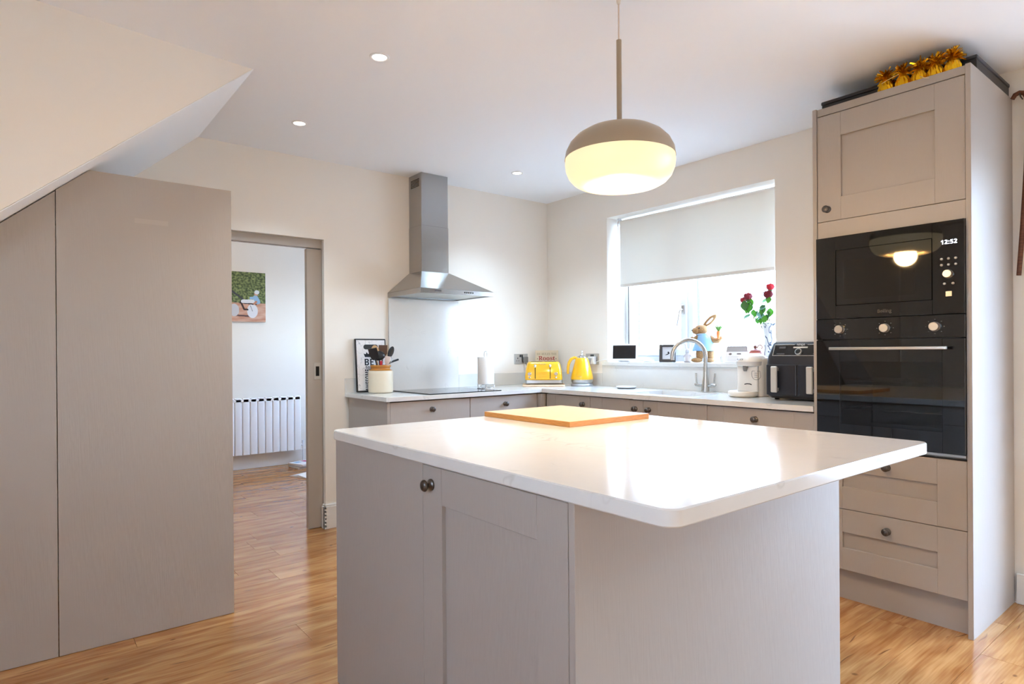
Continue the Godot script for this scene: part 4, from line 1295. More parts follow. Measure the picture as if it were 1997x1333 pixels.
# ------------------------------------------------------------------ along the window worktop
func sink_side() -> void:
	var t := thing("kitchen_tap", "brushed steel swan-neck tap with two levers behind the sink", "tap", Vector3(-0.100, TOP, 1.662))
	var tm := mat(rgb(186, 182, 176), 0.25, 1.0)
	obj(t, "base", G.new().lathe([Vector2(0.0135, 0.135), Vector2(0.0145, 0.11), Vector2(0.020, 0.075), Vector2(0.0245, 0.03), Vector2(0.026, 0.004), Vector2(0.026, 0.0), Vector2(0, 0.0)], 28), tm)
	var d := Vector3(-0.75, 0, -0.66)
	var R := 0.108
	var pts := [Vector3(0, 0.10, 0), Vector3(0, 0.18, 0), Vector3(0, 0.235, 0)]
	for k in range(1, 15):
		var a := PI * k / 14.0
		pts.append(d * (R - cos(a) * R) + Vector3(0, 0.235 + sin(a) * R, 0))
	pts.append(d * (2 * R) + Vector3(0, 0.212, 0))
	obj(t, "spout", G.new().tube(pts, 0.0135, 16), tm)
	for s in [-1.0, 1.0]:
		obj(t, "valve", G.new().tube([Vector3(0, 0.044, s * 0.018), Vector3(-0.002, 0.046, s * 0.045), Vector3(-0.004, 0.049, s * 0.072), Vector3(-0.004, 0.050, s * 0.079)], [0.009, 0.012, 0.011, 0.006], 14), tm)
		obj(t, "lever", G.new().tube([Vector3(-0.004, 0.052, s * 0.066), Vector3(-0.003, 0.085, s * 0.069), Vector3(0.0, 0.124, s * 0.072)], [0.0048, 0.0055, 0.0062], 10), tm)
	var sd := thing("soap_dish", "small round white dish with grey rim on the worktop", "dish", Vector3(-0.155, TOP, 1.030))
	obj(sd, "dish", G.new().lathe([Vector2(0, 0.010), Vector2(0.055, 0.011), Vector2(0.072, 0.017), Vector2(0.075, 0.016), Vector2(0.060, 0.004), Vector2(0.03, 0.0008), Vector2(0, 0.0008)], 32), M.white)
	obj(sd, "foot", G.new().lathe([Vector2(0.063, 0.006), Vector2(0.068, 0.003), Vector2(0.058, 0.0006), Vector2(0.05, 0.0006)], 32), mat(rgb(90, 92, 96), 0.5))
	# capsule coffee machine
	var c := thing("coffee_machine", "cream capsule coffee machine beside the black air fryer", "coffee machine", Vector3(-0.165, TOP, 2.058), -PI / 2)
	var cm := mat(rgb(234, 226, 212), 0.3)
	# local x runs along world z, front towards local +z
	obj(c, "tank_housing", G.new().loft([G.rloop(0.001, 0.150, 0.215, 0.03, 0, -0.03), G.rloop(0.010, 0.156, 0.222, 0.032, 0, -0.03), G.rloop(0.205, 0.156, 0.222, 0.032, 0, -0.03), G.rloop(0.226, 0.148, 0.212, 0.04, 0, -0.03), G.rloop(0.232, 0.12, 0.18, 0.04, 0, -0.03)], true, true), cm)
	obj(c, "front_plate", G.new().rbox(Vector3(-0.004, 0.03, 0.086), Vector3(0.134, 0.15, 0.02), 0.009, 0.002), mat(rgb(228, 222, 212), 0.25))
	var lid := G.new()
	lid.loft([G.rloop(0.180, 0.138, 0.150, 0.06, -0.004, 0.045, 8), G.rloop(0.186, 0.152, 0.168, 0.07, -0.004, 0.045, 8), G.rloop(0.212, 0.154, 0.170, 0.07, -0.004, 0.043, 8), G.rloop(0.234, 0.138, 0.150, 0.065, -0.004, 0.036, 8), G.rloop(0.248, 0.104, 0.115, 0.05, -0.004, 0.026, 8), G.rloop(0.255, 0.056, 0.066, 0.026, -0.004, 0.018, 8)], true, true)
	obj(c, "lid", lid, cm)
	obj(c, "lid_band", G.new().loft([G.rloop(0.187, 0.1535, 0.1695, 0.07, -0.004, 0.045, 8), G.rloop(0.207, 0.1555, 0.1715, 0.07, -0.004, 0.0435, 8)], false, false), mat(rgb(206, 200, 192), 0.25))
	obj(c, "spout", G.new().lathe([Vector2(0.014, 0.182), Vector2(0.013, 0.160), Vector2(0.009, 0.150), Vector2(0, 0.150)], 18, Vector3(-0.006, 0, 0.112)), mat(rgb(120, 116, 112), 0.3))
	obj(c, "slot", G.new().tube([Vector3(-0.020, 0.072, 0.0955), Vector3(-0.004, 0.076, 0.0958), Vector3(0.014, 0.075, 0.0958), Vector3(0.026, 0.071, 0.0955)], 0.003, 6), M.darkslot)
	obj(c, "drip_tray", G.new().lathe([Vector2(0, 0.030), Vector2(0.064, 0.030), Vector2(0.072, 0.036), Vector2(0.080, 0.034), Vector2(0.084, 0.024), Vector2(0.080, 0.010), Vector2(0.070, 0.001), Vector2(0, 0.001)], 40, Vector3(-0.012, 0, 0.130)), cm)
	obj(c, "tray_grid", G.new().lathe([Vector2(0, 0.0315), Vector2(0.060, 0.0315)], 32, Vector3(-0.012, 0, 0.130)), mat(rgb(150, 146, 142), 0.4))
	var em := G.new()
	em.tube([Vector3(0.030, 0.152, 0.0975), Vector3(0.076, 0.152, 0.092), Vector3(0.0775, 0.120, 0.085), Vector3(0.070, 0.105, 0.090), Vector3(0.055, 0.100, 0.0965), Vector3(0.038, 0.106, 0.0975), Vector3(0.028, 0.122, 0.0975), Vector3(0.027, 0.140, 0.0975), Vector3(0.030, 0.152, 0.0975)], 0.0011, 5)
	for k in 3:
		em.tube([Vector3(0.044, 0.140 - k * 0.012, 0.0968), Vector3(0.062, 0.140 - k * 0.012, 0.0962)], 0.0013, 5)
	obj(c, "emblem", em, mat(rgb(96, 92, 90), 0.4))
	lettering(c, "maker_lettering", "BOSCH", 0.010, mat(rgb(120, 112, 104), 0.4), Transform3D(Basis(Vector3.UP, -0.22) * Basis(Vector3.RIGHT, -0.25), Vector3(-0.030, 0.220, 0.1262)), 700)
	# air fryer
	var f := thing("air_fryer", "black two-drawer air fryer with steel handles beside the oven housing", "air fryer", Vector3(-0.225, TOP, 2.4195), -PI / 2)
	var fm := mat(rgb(36, 38, 44), 0.38)
	obj(f, "body", G.new().loft([G.rloop(0.010, 0.345, 0.290, 0.036, 0, -0.005), G.rloop(0.024, 0.366, 0.310, 0.036), G.rloop(0.20, 0.372, 0.314, 0.036), G.rloop(0.24, 0.368, 0.310, 0.036, 0, -0.002), G.rloop(0.306, 0.346, 0.276, 0.036, 0, -0.016), G.rloop(0.316, 0.334, 0.262, 0.036, 0, -0.018)], true, true, [1]), fm)
	obj(f, "top_trim", G.new().rbox(Vector3(0, 0.316, -0.018), Vector3(0.336, 0.009, 0.262), 0.05, 0.002), mat(rgb(214, 214, 214), 0.35))
	for fx in [-0.14, 0.14]:
		for fz in [-0.11, 0.11]:
			obj(f, "foot", G.new().lathe([Vector2(0.012, 0.011), Vector2(0.012, 0.0005), Vector2(0, 0.0005)], 14, Vector3(fx, 0, fz)), M.rubber)
	for s in [-1.0, 1.0]:
		var dr := obj(f, "drawer", G.new().rbox(Vector3(s * 0.0895, 0.028, 0.140), Vector3(0.1775, 0.166, 0.044), 0.012, 0.002), mat(rgb(32, 33, 40), 0.3))
		var hx: float = -0.112 if s < 0 else 0.082
		obj(dr, "handle", G.new().bx(Vector3(hx - 0.017, 0.044, 0.186), Vector3(hx + 0.017, 0.186, 0.202), 0.004).bx(Vector3(hx - 0.010, 0.160, 0.160), Vector3(hx + 0.010, 0.178, 0.187)).bx(Vector3(hx - 0.010, 0.05, 0.160), Vector3(hx + 0.010, 0.068, 0.187)), mat(rgb(206, 200, 190), 0.4, 0.5))
	# sloping control panel with its printed outline
	var tilt := Basis(Vector3.RIGHT, -0.445)
	var org := Vector3(0, 0.2725, 0.1392)
	var cp := obj(f, "control_panel", G.new().bx(Vector3(-0.142, -0.034, -0.006), Vector3(0.142, 0.034, 0.0015), 0.001), mat(rgb(26, 25, 25), 0.15))
	cp.transform = Transform3D(tilt, org)
	var ln := mat(rgb(186, 184, 180), 0.4)
	var out := G.new()
	out.bx(Vector3(-0.142, 0.0315, 0.0015), Vector3(-0.030, 0.034, 0.0022))
	out.bx(Vector3(0.040, 0.0315, 0.0015), Vector3(0.142, 0.034, 0.0022))
	out.bx(Vector3(-0.142, -0.034, 0.0015), Vector3(0.142, -0.0315, 0.0022))
	out.bx(Vector3(-0.142, -0.034, 0.0015), Vector3(-0.1395, 0.034, 0.0022))
	out.bx(Vector3(0.1395, -0.034, 0.0015), Vector3(0.142, 0.034, 0.0022))
	obj(cp, "panel_outline", out, ln)
	obj(cp, "light_bar", G.new().bx(Vector3(-0.034, 0.012, 0.0015), Vector3(0.044, 0.020, 0.0022)), mat(rgb(206, 200, 190), 0.4))
	for sx in [-0.095, 0.105]:
		obj(cp, "digit_window", G.new().bx(Vector3(sx - 0.018, 0.010, 0.0015), Vector3(sx + 0.018, 0.022, 0.002)), mat(rgb(78, 76, 76), 0.3))
		obj(cp, "key_outline", G.new().bx(Vector3(sx - 0.026, -0.026, 0.0015), Vector3(sx + 0.020, -0.019, 0.0019)), mat(rgb(70, 68, 66), 0.4))
	var dl := G.new()
	dl.xf = Transform3D(Basis(Vector3.RIGHT, PI / 2), Vector3(0.002, -0.012, 0.0015))
	dl.lathe([Vector2(0, 0.010), Vector2(0.014, 0.010), Vector2(0.014, 0.0)], 24)
	obj(cp, "dial", dl, M.black)
	var dr2 := G.new()
	dr2.xf = Transform3D(Basis(Vector3.RIGHT, PI / 2), Vector3(0.002, -0.012, 0.0015))
	dr2.lathe([Vector2(0.014, 0.011), Vector2(0.018, 0.011), Vector2(0.019, 0.008), Vector2(0.019, 0)], 28)
	obj(cp, "dial_ring", dr2, M.satin)
	lettering(cp, "maker_lettering", "NINJA", 0.011, ln, Transform3D(Basis(), Vector3(0.004, 0.0325, 0.0018)), 800)
	# roller blind inside the window reveal
	var b := thing("roller_blind", "white roller blind half lowered in the kitchen window", "blind", Vector3(0.108, 0, 0))
	var fab := mat(rgb(240, 238, 232), 0.9)
	fab.backlight_enabled = true
	fab.backlight = Color(0.5, 0.5, 0.48)
	obj(b, "roller_tube", G.new().tube([Vector3(0.0, 2.197, 0.760), Vector3(0.0, 2.197, 2.048)], 0.019, 24), mat(rgb(240, 238, 232), 0.7))
	obj(b, "fabric", G.new().bx(Vector3(-0.0195, 1.708, 0.764), Vector3(-0.0188, 2.197, 2.044)), fab)
	obj(b, "bottom_bar", G.new().rbox(Vector3(-0.019, 1.686, 1.404), Vector3(0.009, 0.022, 1.280), 0.004, 0.001), mat(rgb(222, 216, 206), 0.5))
	obj(b, "bracket", G.new().bx(Vector3(-0.02, 2.17, 0.737), Vector3(0.022, 2.232, 0.742)).tube([Vector3(0, 2.197, 0.742), Vector3(0, 2.197, 0.760)], 0.024, 20), M.white)
	obj(b, "bracket", G.new().bx(Vector3(-0.02, 2.17, 2.066), Vector3(0.022, 2.232, 2.071)).tube([Vector3(0, 2.197, 2.048), Vector3(0, 2.197, 2.066)], 0.024, 20), M.white)
	obj(b, "pull_chain", G.new().tube([Vector3(-0.026, 2.197, 0.750), Vector3(-0.024, 1.9, 0.750), Vector3(-0.020, 1.45, 0.750), Vector3(-0.006, 1.425, 0.750), Vector3(0.010, 1.45, 0.750), Vector3(0.022, 1.9, 0.750), Vector3(0.026, 2.197, 0.750)], 0.002, 6), M.white)

# ------------------------------------------------------------------ on the window sill
func sill_things() -> void:
	var Y := 1.1005
	var view := -0.95    # most ornaments look into the room
	var d := thing("smart_display", "small white framed tablet display with blank screen on the sill", "display", Vector3(0.062, Y, 0.826), -1.0)
	var tilt := Basis(Vector3.RIGHT, -0.20)
	var sh := obj(d, "screen_housing", G.new().rbox(Vector3(0, 0, 0), Vector3(0.200, 0.010, 0.132), 0.010, 0.002), M.white)
	sh.transform = Transform3D(tilt * Basis(Vector3.RIGHT, PI / 2), Vector3(0, 0.071, 0.004))
	obj(sh, "screen", G.new().bx(Vector3(-0.088, 0.0099, -0.055), Vector3(0.088, 0.0106, 0.050)), mat(rgb(22, 23, 25), 0.12))
	obj(d, "stand", G.new().loft([G.rloop(0.0005, 0.10, 0.06, 0.02, 0, -0.012), G.rloop(0.04, 0.085, 0.03, 0.012, 0, -0.016)], true, true), mat(rgb(196, 194, 192), 0.7))
	var td := thing("tealight_dish", "tiny white glass tealight dish on the sill beside the display", "dish", Vector3(0.080, Y, 1.045))
	obj(td, "dish", G.new().lathe([Vector2(0, 0.004), Vector2(0.030, 0.005), Vector2(0.042, 0.014), Vector2(0.045, 0.014), Vector2(0.034, 0.001), Vector2(0, 0.0)], 24), mat(rgb(240, 240, 240), 0.2))
	obj(td, "candle", G.new().lathe([Vector2(0, 0.016), Vector2(0.017, 0.016), Vector2(0.018, 0.005)], 18, Vector3.ZERO, [1]), M.cream)
	# black photo frame
	var p := thing("photo_frame", "small black photo frame with a white picture on the sill", "photo frame", Vector3(0.050, Y, 1.245), -1.05)
	var tl := Basis(Vector3.RIGHT, -0.10)
	var fr := obj(p, "frame", G.new().bx(Vector3(-0.058, 0, 0), Vector3(-0.036, 0.127, 0.014), 0.002).bx(Vector3(0.036, 0, 0), Vector3(0.058, 0.127, 0.014), 0.002).bx(Vector3(-0.036, 0, 0), Vector3(0.036, 0.020, 0.014), 0.002).bx(Vector3(-0.036, 0.110, 0), Vector3(0.036, 0.127, 0.014), 0.002).bx(Vector3(-0.057, 0.001, -0.003), Vector3(0.057, 0.126, 0)), mat(rgb(26, 27, 29), 0.4))
	fr.transform = Transform3D(tl, Vector3(0, 0.0, 0.006))
	var pic := obj(fr, "picture", G.new().bx(Vector3(-0.036, 0.020, 0.001), Vector3(0.036, 0.110, 0.006)), mat(rgb(206, 206, 206), 0.5))
	pic.set_meta("label", "pale picture with a small dark figure")
	var fig := G.new().blob(Vector3(0.006, 0.070, 0.0062), Vector3(0.006, 0.007, 0.0006)).tube([Vector3(-0.014, 0.052, 0.0062), Vector3(0.002, 0.058, 0.0064), Vector3(0.016, 0.066, 0.0062)], [0.002, 0.004, 0.0015], 6)
	obj(fr, "printed_figure", fig, M.ink)
	obj(p, "easel_leg", G.new().bx(Vector3(-0.012, 0.001, -0.05), Vector3(0.012, 0.004, 0.0)), M.black)
	# small white rabbit
	var wm := mat(rgb(214, 206, 204), 0.5)
	var r := thing("white_rabbit_figurine", "small white porcelain rabbit figurine on the sill behind the tap", "figurine", Vector3(0.055, Y, 1.412), view)
	obj(r, "body", G.new().lathe([Vector2(0, 0.070), Vector2(0.014, 0.066), Vector2(0.020, 0.050), Vector2(0.023, 0.030), Vector2(0.021, 0.008), Vector2(0, 0.006)], 20).blob(Vector3(0, 0.080, 0.002), Vector3(0.017, 0.018, 0.018)).blob(Vector3(-0.012, 0.113, -0.002), Vector3(0.006, 0.026, 0.004), Basis(Vector3.BACK, 0.22), 12).blob(Vector3(0.012, 0.113, -0.002), Vector3(0.006, 0.026, 0.004), Basis(Vector3.BACK, -0.22), 12).blob(Vector3(-0.022, 0.048, 0.008), Vector3(0.007, 0.014, 0.007), Basis(Vector3.BACK, -0.5), 10).blob(Vector3(0.022, 0.048, 0.008), Vector3(0.007, 0.014, 0.007), Basis(Vector3.BACK, 0.5), 10), wm)
	obj(r, "plinth", G.new().lathe([Vector2(0, 0.010), Vector2(0.022, 0.010), Vector2(0.024, 0.006), Vector2(0.024, 0.0), Vector2(0, 0)], 20), mat(rgb(176, 168, 164), 0.6))
	# straw rabbit with a carrot
	var straw := mat(Color.WHITE, 0.95)
	straw.albedo_texture = speckle_texture(91, rgb(206, 164, 112), rgb(116, 80, 48), 0.12, 2.0)
	triplanar(straw, Vector3(5, 5, 5))
	var s := thing("straw_rabbit_ornament", "straw rabbit ornament in a blue smock holding a carrot on the sill", "ornament", Vector3(0.085, Y, 1.528), -0.95)
	var sb := G.new()
	sb.blob(Vector3(-0.050, 0.017, 0.030), Vector3(0.040, 0.017, 0.024), Basis(Vector3.UP, 0.3), 16)
	sb.blob(Vector3(0.036, 0.016, 0.022), Vector3(0.034, 0.016, 0.024), Basis(Vector3.UP, 0.2), 16)
	sb.blob(Vector3(-0.030, 0.058, 0.004), Vector3(0.027, 0.046, 0.032))
	sb.blob(Vector3(0.040, 0.058, 0.0), Vector3(0.030, 0.048, 0.032))
	sb.blob(Vector3(0.002, 0.125, 0.0), Vector3(0.058, 0.070, 0.050))
	sb.blob(Vector3(-0.024, 0.188, 0.0), Vector3(0.030, 0.03, 0.028))
	sb.blob(Vector3(-0.022, 0.226, 0.004), Vector3(0.047, 0.037, 0.042), Basis(Vector3.BACK, 0.12), 20)
	sb.blob(Vector3(-0.052, 0.220, 0.014), Vector3(0.028, 0.025, 0.032), Basis(Vector3.BACK, -0.1), 18)
	sb.tube([Vector3(0.038, 0.176, 0.012), Vector3(0.064, 0.152, 0.022), Vector3(0.088, 0.152, 0.034), Vector3(0.106, 0.168, 0.036), Vector3(0.104, 0.180, 0.036)], [0.018, 0.020, 0.020, 0.017, 0.010], 14)
	sb.tube([Vector3(-0.050, 0.172, 0.012), Vector3(-0.072, 0.158, 0.034), Vector3(-0.084, 0.170, 0.048)], [0.016, 0.016, 0.011], 12)
	sb.blob(Vector3(0.040, 0.290, 0.0), Vector3(0.0215, 0.058, 0.010), Basis(Vector3.BACK, -0.80), 18)
	sb.blob(Vector3(0.030, 0.284, -0.026), Vector3(0.019, 0.052, 0.009), Basis(Vector3.BACK, -0.74), 16)
	obj(s, "body", sb, straw)
	obj(s, "ear_lining", G.new().blob(Vector3(0.038, 0.288, 0.0045), Vector3(0.011, 0.038, 0.0075), Basis(Vector3.BACK, -0.80), 14), mat(rgb(232, 226, 220), 0.9))
	var eye := G.new().blob(Vector3(-0.034, 0.238, 0.044), Vector3(0.005, 0.005, 0.003))
	eye.blob(Vector3(-0.079, 0.224, 0.020), Vector3(0.005, 0.005, 0.006))
	obj(s, "face", eye, M.black)
	var blue := mat(rgb(146, 186, 220), 0.85)
	obj(s, "smock", G.new().lathe([Vector2(0.036, 0.200), Vector2(0.048, 0.184), Vector2(0.056, 0.160), Vector2(0.067, 0.122), Vector2(0.077, 0.088), Vector2(0.076, 0.080), Vector2(0.062, 0.086)], 28, Vector3(0.0, 0, 0)), blue)
	obj(s, "collar", G.new().blob(Vector3(-0.020, 0.194, 0.004), Vector3(0.036, 0.012, 0.036)).blob(Vector3(0.012, 0.166, 0.046), Vector3(0.012, 0.020, 0.006), Basis(Vector3.BACK, 0.3), 12), mat(rgb(178, 206, 232), 0.85))
	var ca := obj(s, "carrot", G.new().tube([Vector3(0.090, 0.162, 0.060), Vector3(0.091, 0.190, 0.060), Vector3(0.092, 0.214, 0.058)], [0.006, 0.013, 0.012], 12), mat(rgb(232, 134, 70), 0.7))
	var lf := G.new()
	for k in 5:
		var a := -0.7 + k * 0.4
		lf.tube([Vector3(0.092, 0.212, 0.058), Vector3(0.092 + sin(a) * 0.020, 0.236, 0.058 + 0.004 * (k % 2)), Vector3(0.092 + sin(a) * 0.036, 0.252 + 0.012 * cos(a * 2.0), 0.058)], [0.003, 0.006, 0.001], 6)
	obj(ca, "leaves", lf, mat(rgb(96, 150, 70), 0.8))
	# small white angel figure
	var an := thing("white_angel_figurine", "tiny white figurine standing between straw rabbit and desk calendar", "figurine", Vector3(0.060, Y, 1.684), view)
	obj(an, "body", G.new().lathe([Vector2(0, 0.058), Vector2(0.007, 0.054), Vector2(0.010, 0.035), Vector2(0.015, 0.004), Vector2(0, 0.0)], 18).blob(Vector3(0, 0.068, 0), Vector3(0.009, 0.010, 0.009)), wm)
	obj(an, "wing", G.new().blob(Vector3(-0.012, 0.044, -0.008), Vector3(0.008, 0.018, 0.003), Basis(Vector3.BACK, 0.4), 10).blob(Vector3(0.012, 0.044, -0.008), Vector3(0.008, 0.018, 0.003), Basis(Vector3.BACK, -0.4), 10), M.white)
	# desk calendar
	var c := thing("desk_calendar", "white spiral desk calendar standing on the sill like a tent", "calendar", Vector3(0.060, Y, 1.795), -1.15)
	var cg := G.new()
	cg.quad(Vector3(-0.075, 0.002, 0.034), Vector3(0.075, 0.002, 0.034), Vector3(0.062, 0.108, 0.003), Vector3(-0.062, 0.108, 0.003), Vector3.BACK, Vector2(0, 1), Vector2(1, 1), Vector2(1, 0), Vector2(0, 0))
	var pgm := mat(Color.WHITE, 0.8)
	pgm.albedo_texture = page_picture()
	obj(c, "easel", G.new().loft([PackedVector3Array([Vector3(-0.078, 0.0005, 0.033), Vector3(0.078, 0.0005, 0.033), Vector3(0.078, 0.0005, -0.040), Vector3(-0.078, 0.0005, -0.040)]), PackedVector3Array([Vector3(-0.063, 0.110, 0.002), Vector3(0.063, 0.110, 0.002), Vector3(0.063, 0.110, -0.004), Vector3(-0.063, 0.110, -0.004)])], true, true, [], false), M.white)
	obj(c, "page", cg, pgm)
	var spi := G.new()
	for k in 12:
		var x := -0.052 + k * 0.0095
		var rp := []
		for q in 11:
			var a := TAU * q / 10.0
			rp.append(Vector3(x, 0.109 + sin(a) * 0.006, cos(a) * 0.007))
		spi.tube(rp, 0.0012, 5, false)
	obj(c, "spiral_binding", spi, mat(rgb(70, 70, 74), 0.3, 0.6))
	# terracotta pot with a little loop handle
	var terra := mat(rgb(176, 92, 76), 0.55)
	var tp := thing("terracotta_pot", "lidded terracotta pot with ring handle behind the coffee machine", "pot", Vector3(0.060, Y, 1.925))
	obj(tp, "pot", G.new().lathe([Vector2(0.034, 0.076), Vector2(0.040, 0.070), Vector2(0.044, 0.050), Vector2(0.040, 0.020), Vector2(0.030, 0.001), Vector2(0, 0.001)], 28), terra)
	obj(tp, "lid", G.new().lathe([Vector2(0, 0.092), Vector2(0.016, 0.090), Vector2(0.030, 0.083), Vector2(0.036, 0.076), Vector2(0.030, 0.074)], 28), mat(rgb(160, 82, 68), 0.5))
	obj(tp, "lid_knob", G.new().blob(Vector3(-0.004, 0.104, 0), Vector3(0.011, 0.012, 0.011)).tube([Vector3(0.004, 0.096, 0.006), Vector3(0.012, 0.114, 0.014), Vector3(0.022, 0.116, 0.024), Vector3(0.028, 0.104, 0.030), Vector3(0.024, 0.090, 0.028)], 0.004, 8), mat(rgb(120, 70, 58), 0.5))
	# vase of roses
	var v := thing("patterned_vase", "tall white vase with blue brush pattern at the end of the sill", "vase", Vector3(0.080, Y, 2.010))
	var vm := mat(Color.WHITE, 0.25)
	vm.albedo_texture = vase_picture()
	obj(v, "vase", G.new().lathe([Vector2(0.036, 0.225), Vector2(0.040, 0.250), Vector2(0.044, 0.256), Vector2(0.047, 0.252), Vector2(0.044, 0.235), Vector2(0.037, 0.190), Vector2(0.032, 0.140), Vector2(0.033, 0.090), Vector2(0.038, 0.045), Vector2(0.036, 0.010), Vector2(0.033, 0.001), Vector2(0, 0.001)], 36), vm)
	var scroll := G.new()
	for sg in [-1.0, 1.0]:
		scroll.tube([Vector3(0, 0.215, sg * 0.040), Vector3(0, 0.222, sg * 0.050), Vector3(0, 0.232, sg * 0.056), Vector3(0, 0.240, sg * 0.050)], 0.004, 8)
	obj(v, "handle", scroll, mat(rgb(84, 96, 110), 0.4))
	roses(Vector3(0.080, Y, 2.010))

func roses(at: Vector3) -> void:
	var stem := mat(rgb(70, 96, 50), 0.7)
	var leaf := mat(rgb(74, 150, 36), 0.55)
	leaf.backlight_enabled = true
	leaf.backlight = Color(0.10, 0.24, 0.03)
	var leaf2 := mat(rgb(44, 100, 40), 0.55)
	leaf2.backlight_enabled = true
	leaf2.backlight = Color(0.04, 0.10, 0.02)
	var heads := [
		[Vector3(-0.02, 0.408, -0.168), rgb(156, 36, 50), 0.025, "dark red rose with drooping head furthest from the window reveal"],
		[Vector3(-0.03, 0.428, -0.130), rgb(132, 28, 46), 0.031, "large dark red rose beside the drooping one"],
		[Vector3(-0.02, 0.478, 0.016), rgb(192, 32, 46), 0.028, "bright red rose standing tallest in the vase"],
		[Vector3(-0.06, 0.428, 0.024), rgb(116, 18, 38), 0.032, "deep crimson rose against the window reveal"],
	]
	var rng := RandomNumberGenerator.new()
	rng.seed = 14
	for k in heads.size():
		var h: Array = heads[k]
		var r := thing("rose", h[3], "flower", at, 0, "roses in the patterned vase")
		var top: Vector3 = h[0]
		var base := Vector3(top.x * 0.3, 0.03, top.z * -0.06)
		var mid := Vector3(top.x * 0.5, 0.26, top.z * 0.22)
		obj(r, "stem", G.new().tube([base, mid, mid.lerp(top, 0.55), top - Vector3(0, 0.012, 0)], 0.0023, 6), stem)
		var pet := G.new()
		var R: float = h[2]
		pet.blob(top, Vector3(R * 0.6, R * 0.85, R * 0.6), Basis(), 12)
		for q in 11:
			var ring_ := q / 4
			var a := q * 2.4
			var rr: float = R * (0.62 + 0.16 * ring_)
			var c := top + Vector3(cos(a) * rr * 0.62, R * (0.10 - 0.14 * ring_), sin(a) * rr * 0.62)
			var bs := Basis(Vector3.UP, -a) * Basis(Vector3.BACK, -0.25 - 0.25 * ring_)
			pet.blob(c, Vector3(R * 0.20, R * 0.75, R * 0.56), bs, 10)
		var pm := mat(h[1], 0.75)
		obj(r, "petals", pet, pm)
		obj(r, "sepals", G.new().blob(top - Vector3(0, R * 0.75, 0), Vector3(R * 0.5, R * 0.3, R * 0.5), Basis(), 10), stem)
		# leaves, each its own piece
		for q in 6:
			var u := 0.10 + q * 0.12
			var pos: Vector3 = mid.lerp(top, u) + Vector3(rng.randf_range(-0.05, 0.0), rng.randf_range(-0.03, 0.02), rng.randf_range(-0.045, 0.03))
			var ln := rng.randf_range(0.024, 0.036)
			var g := G.new()
			g.xf = Transform3D(Basis.from_euler(Vector3(rng.randf_range(0.6, 1.5), rng.randf_range(-2.2, -0.8), rng.randf_range(-0.6, 0.6))), pos)
			var l0 := PackedVector3Array()
			var l1 := PackedVector3Array()
			var l2 := PackedVector3Array()
			for s in 7:
				var t := s / 6.0
				var w := sin(t * PI) * ln * 0.72 + 0.0004
				l0.append(Vector3(-w, 0.003, (t - 0.5) * 2.0 * ln))
				l1.append(Vector3(0, -0.002, (t - 0.5) * 2.0 * ln))
				l2.append(Vector3(w, 0.003, (t - 0.5) * 2.0 * ln))
			g.loft([l0, l1, l2], false, false, [], true, false)
			obj(r, "leaf", g, leaf if (q + k) % 2 == 0 else leaf2)

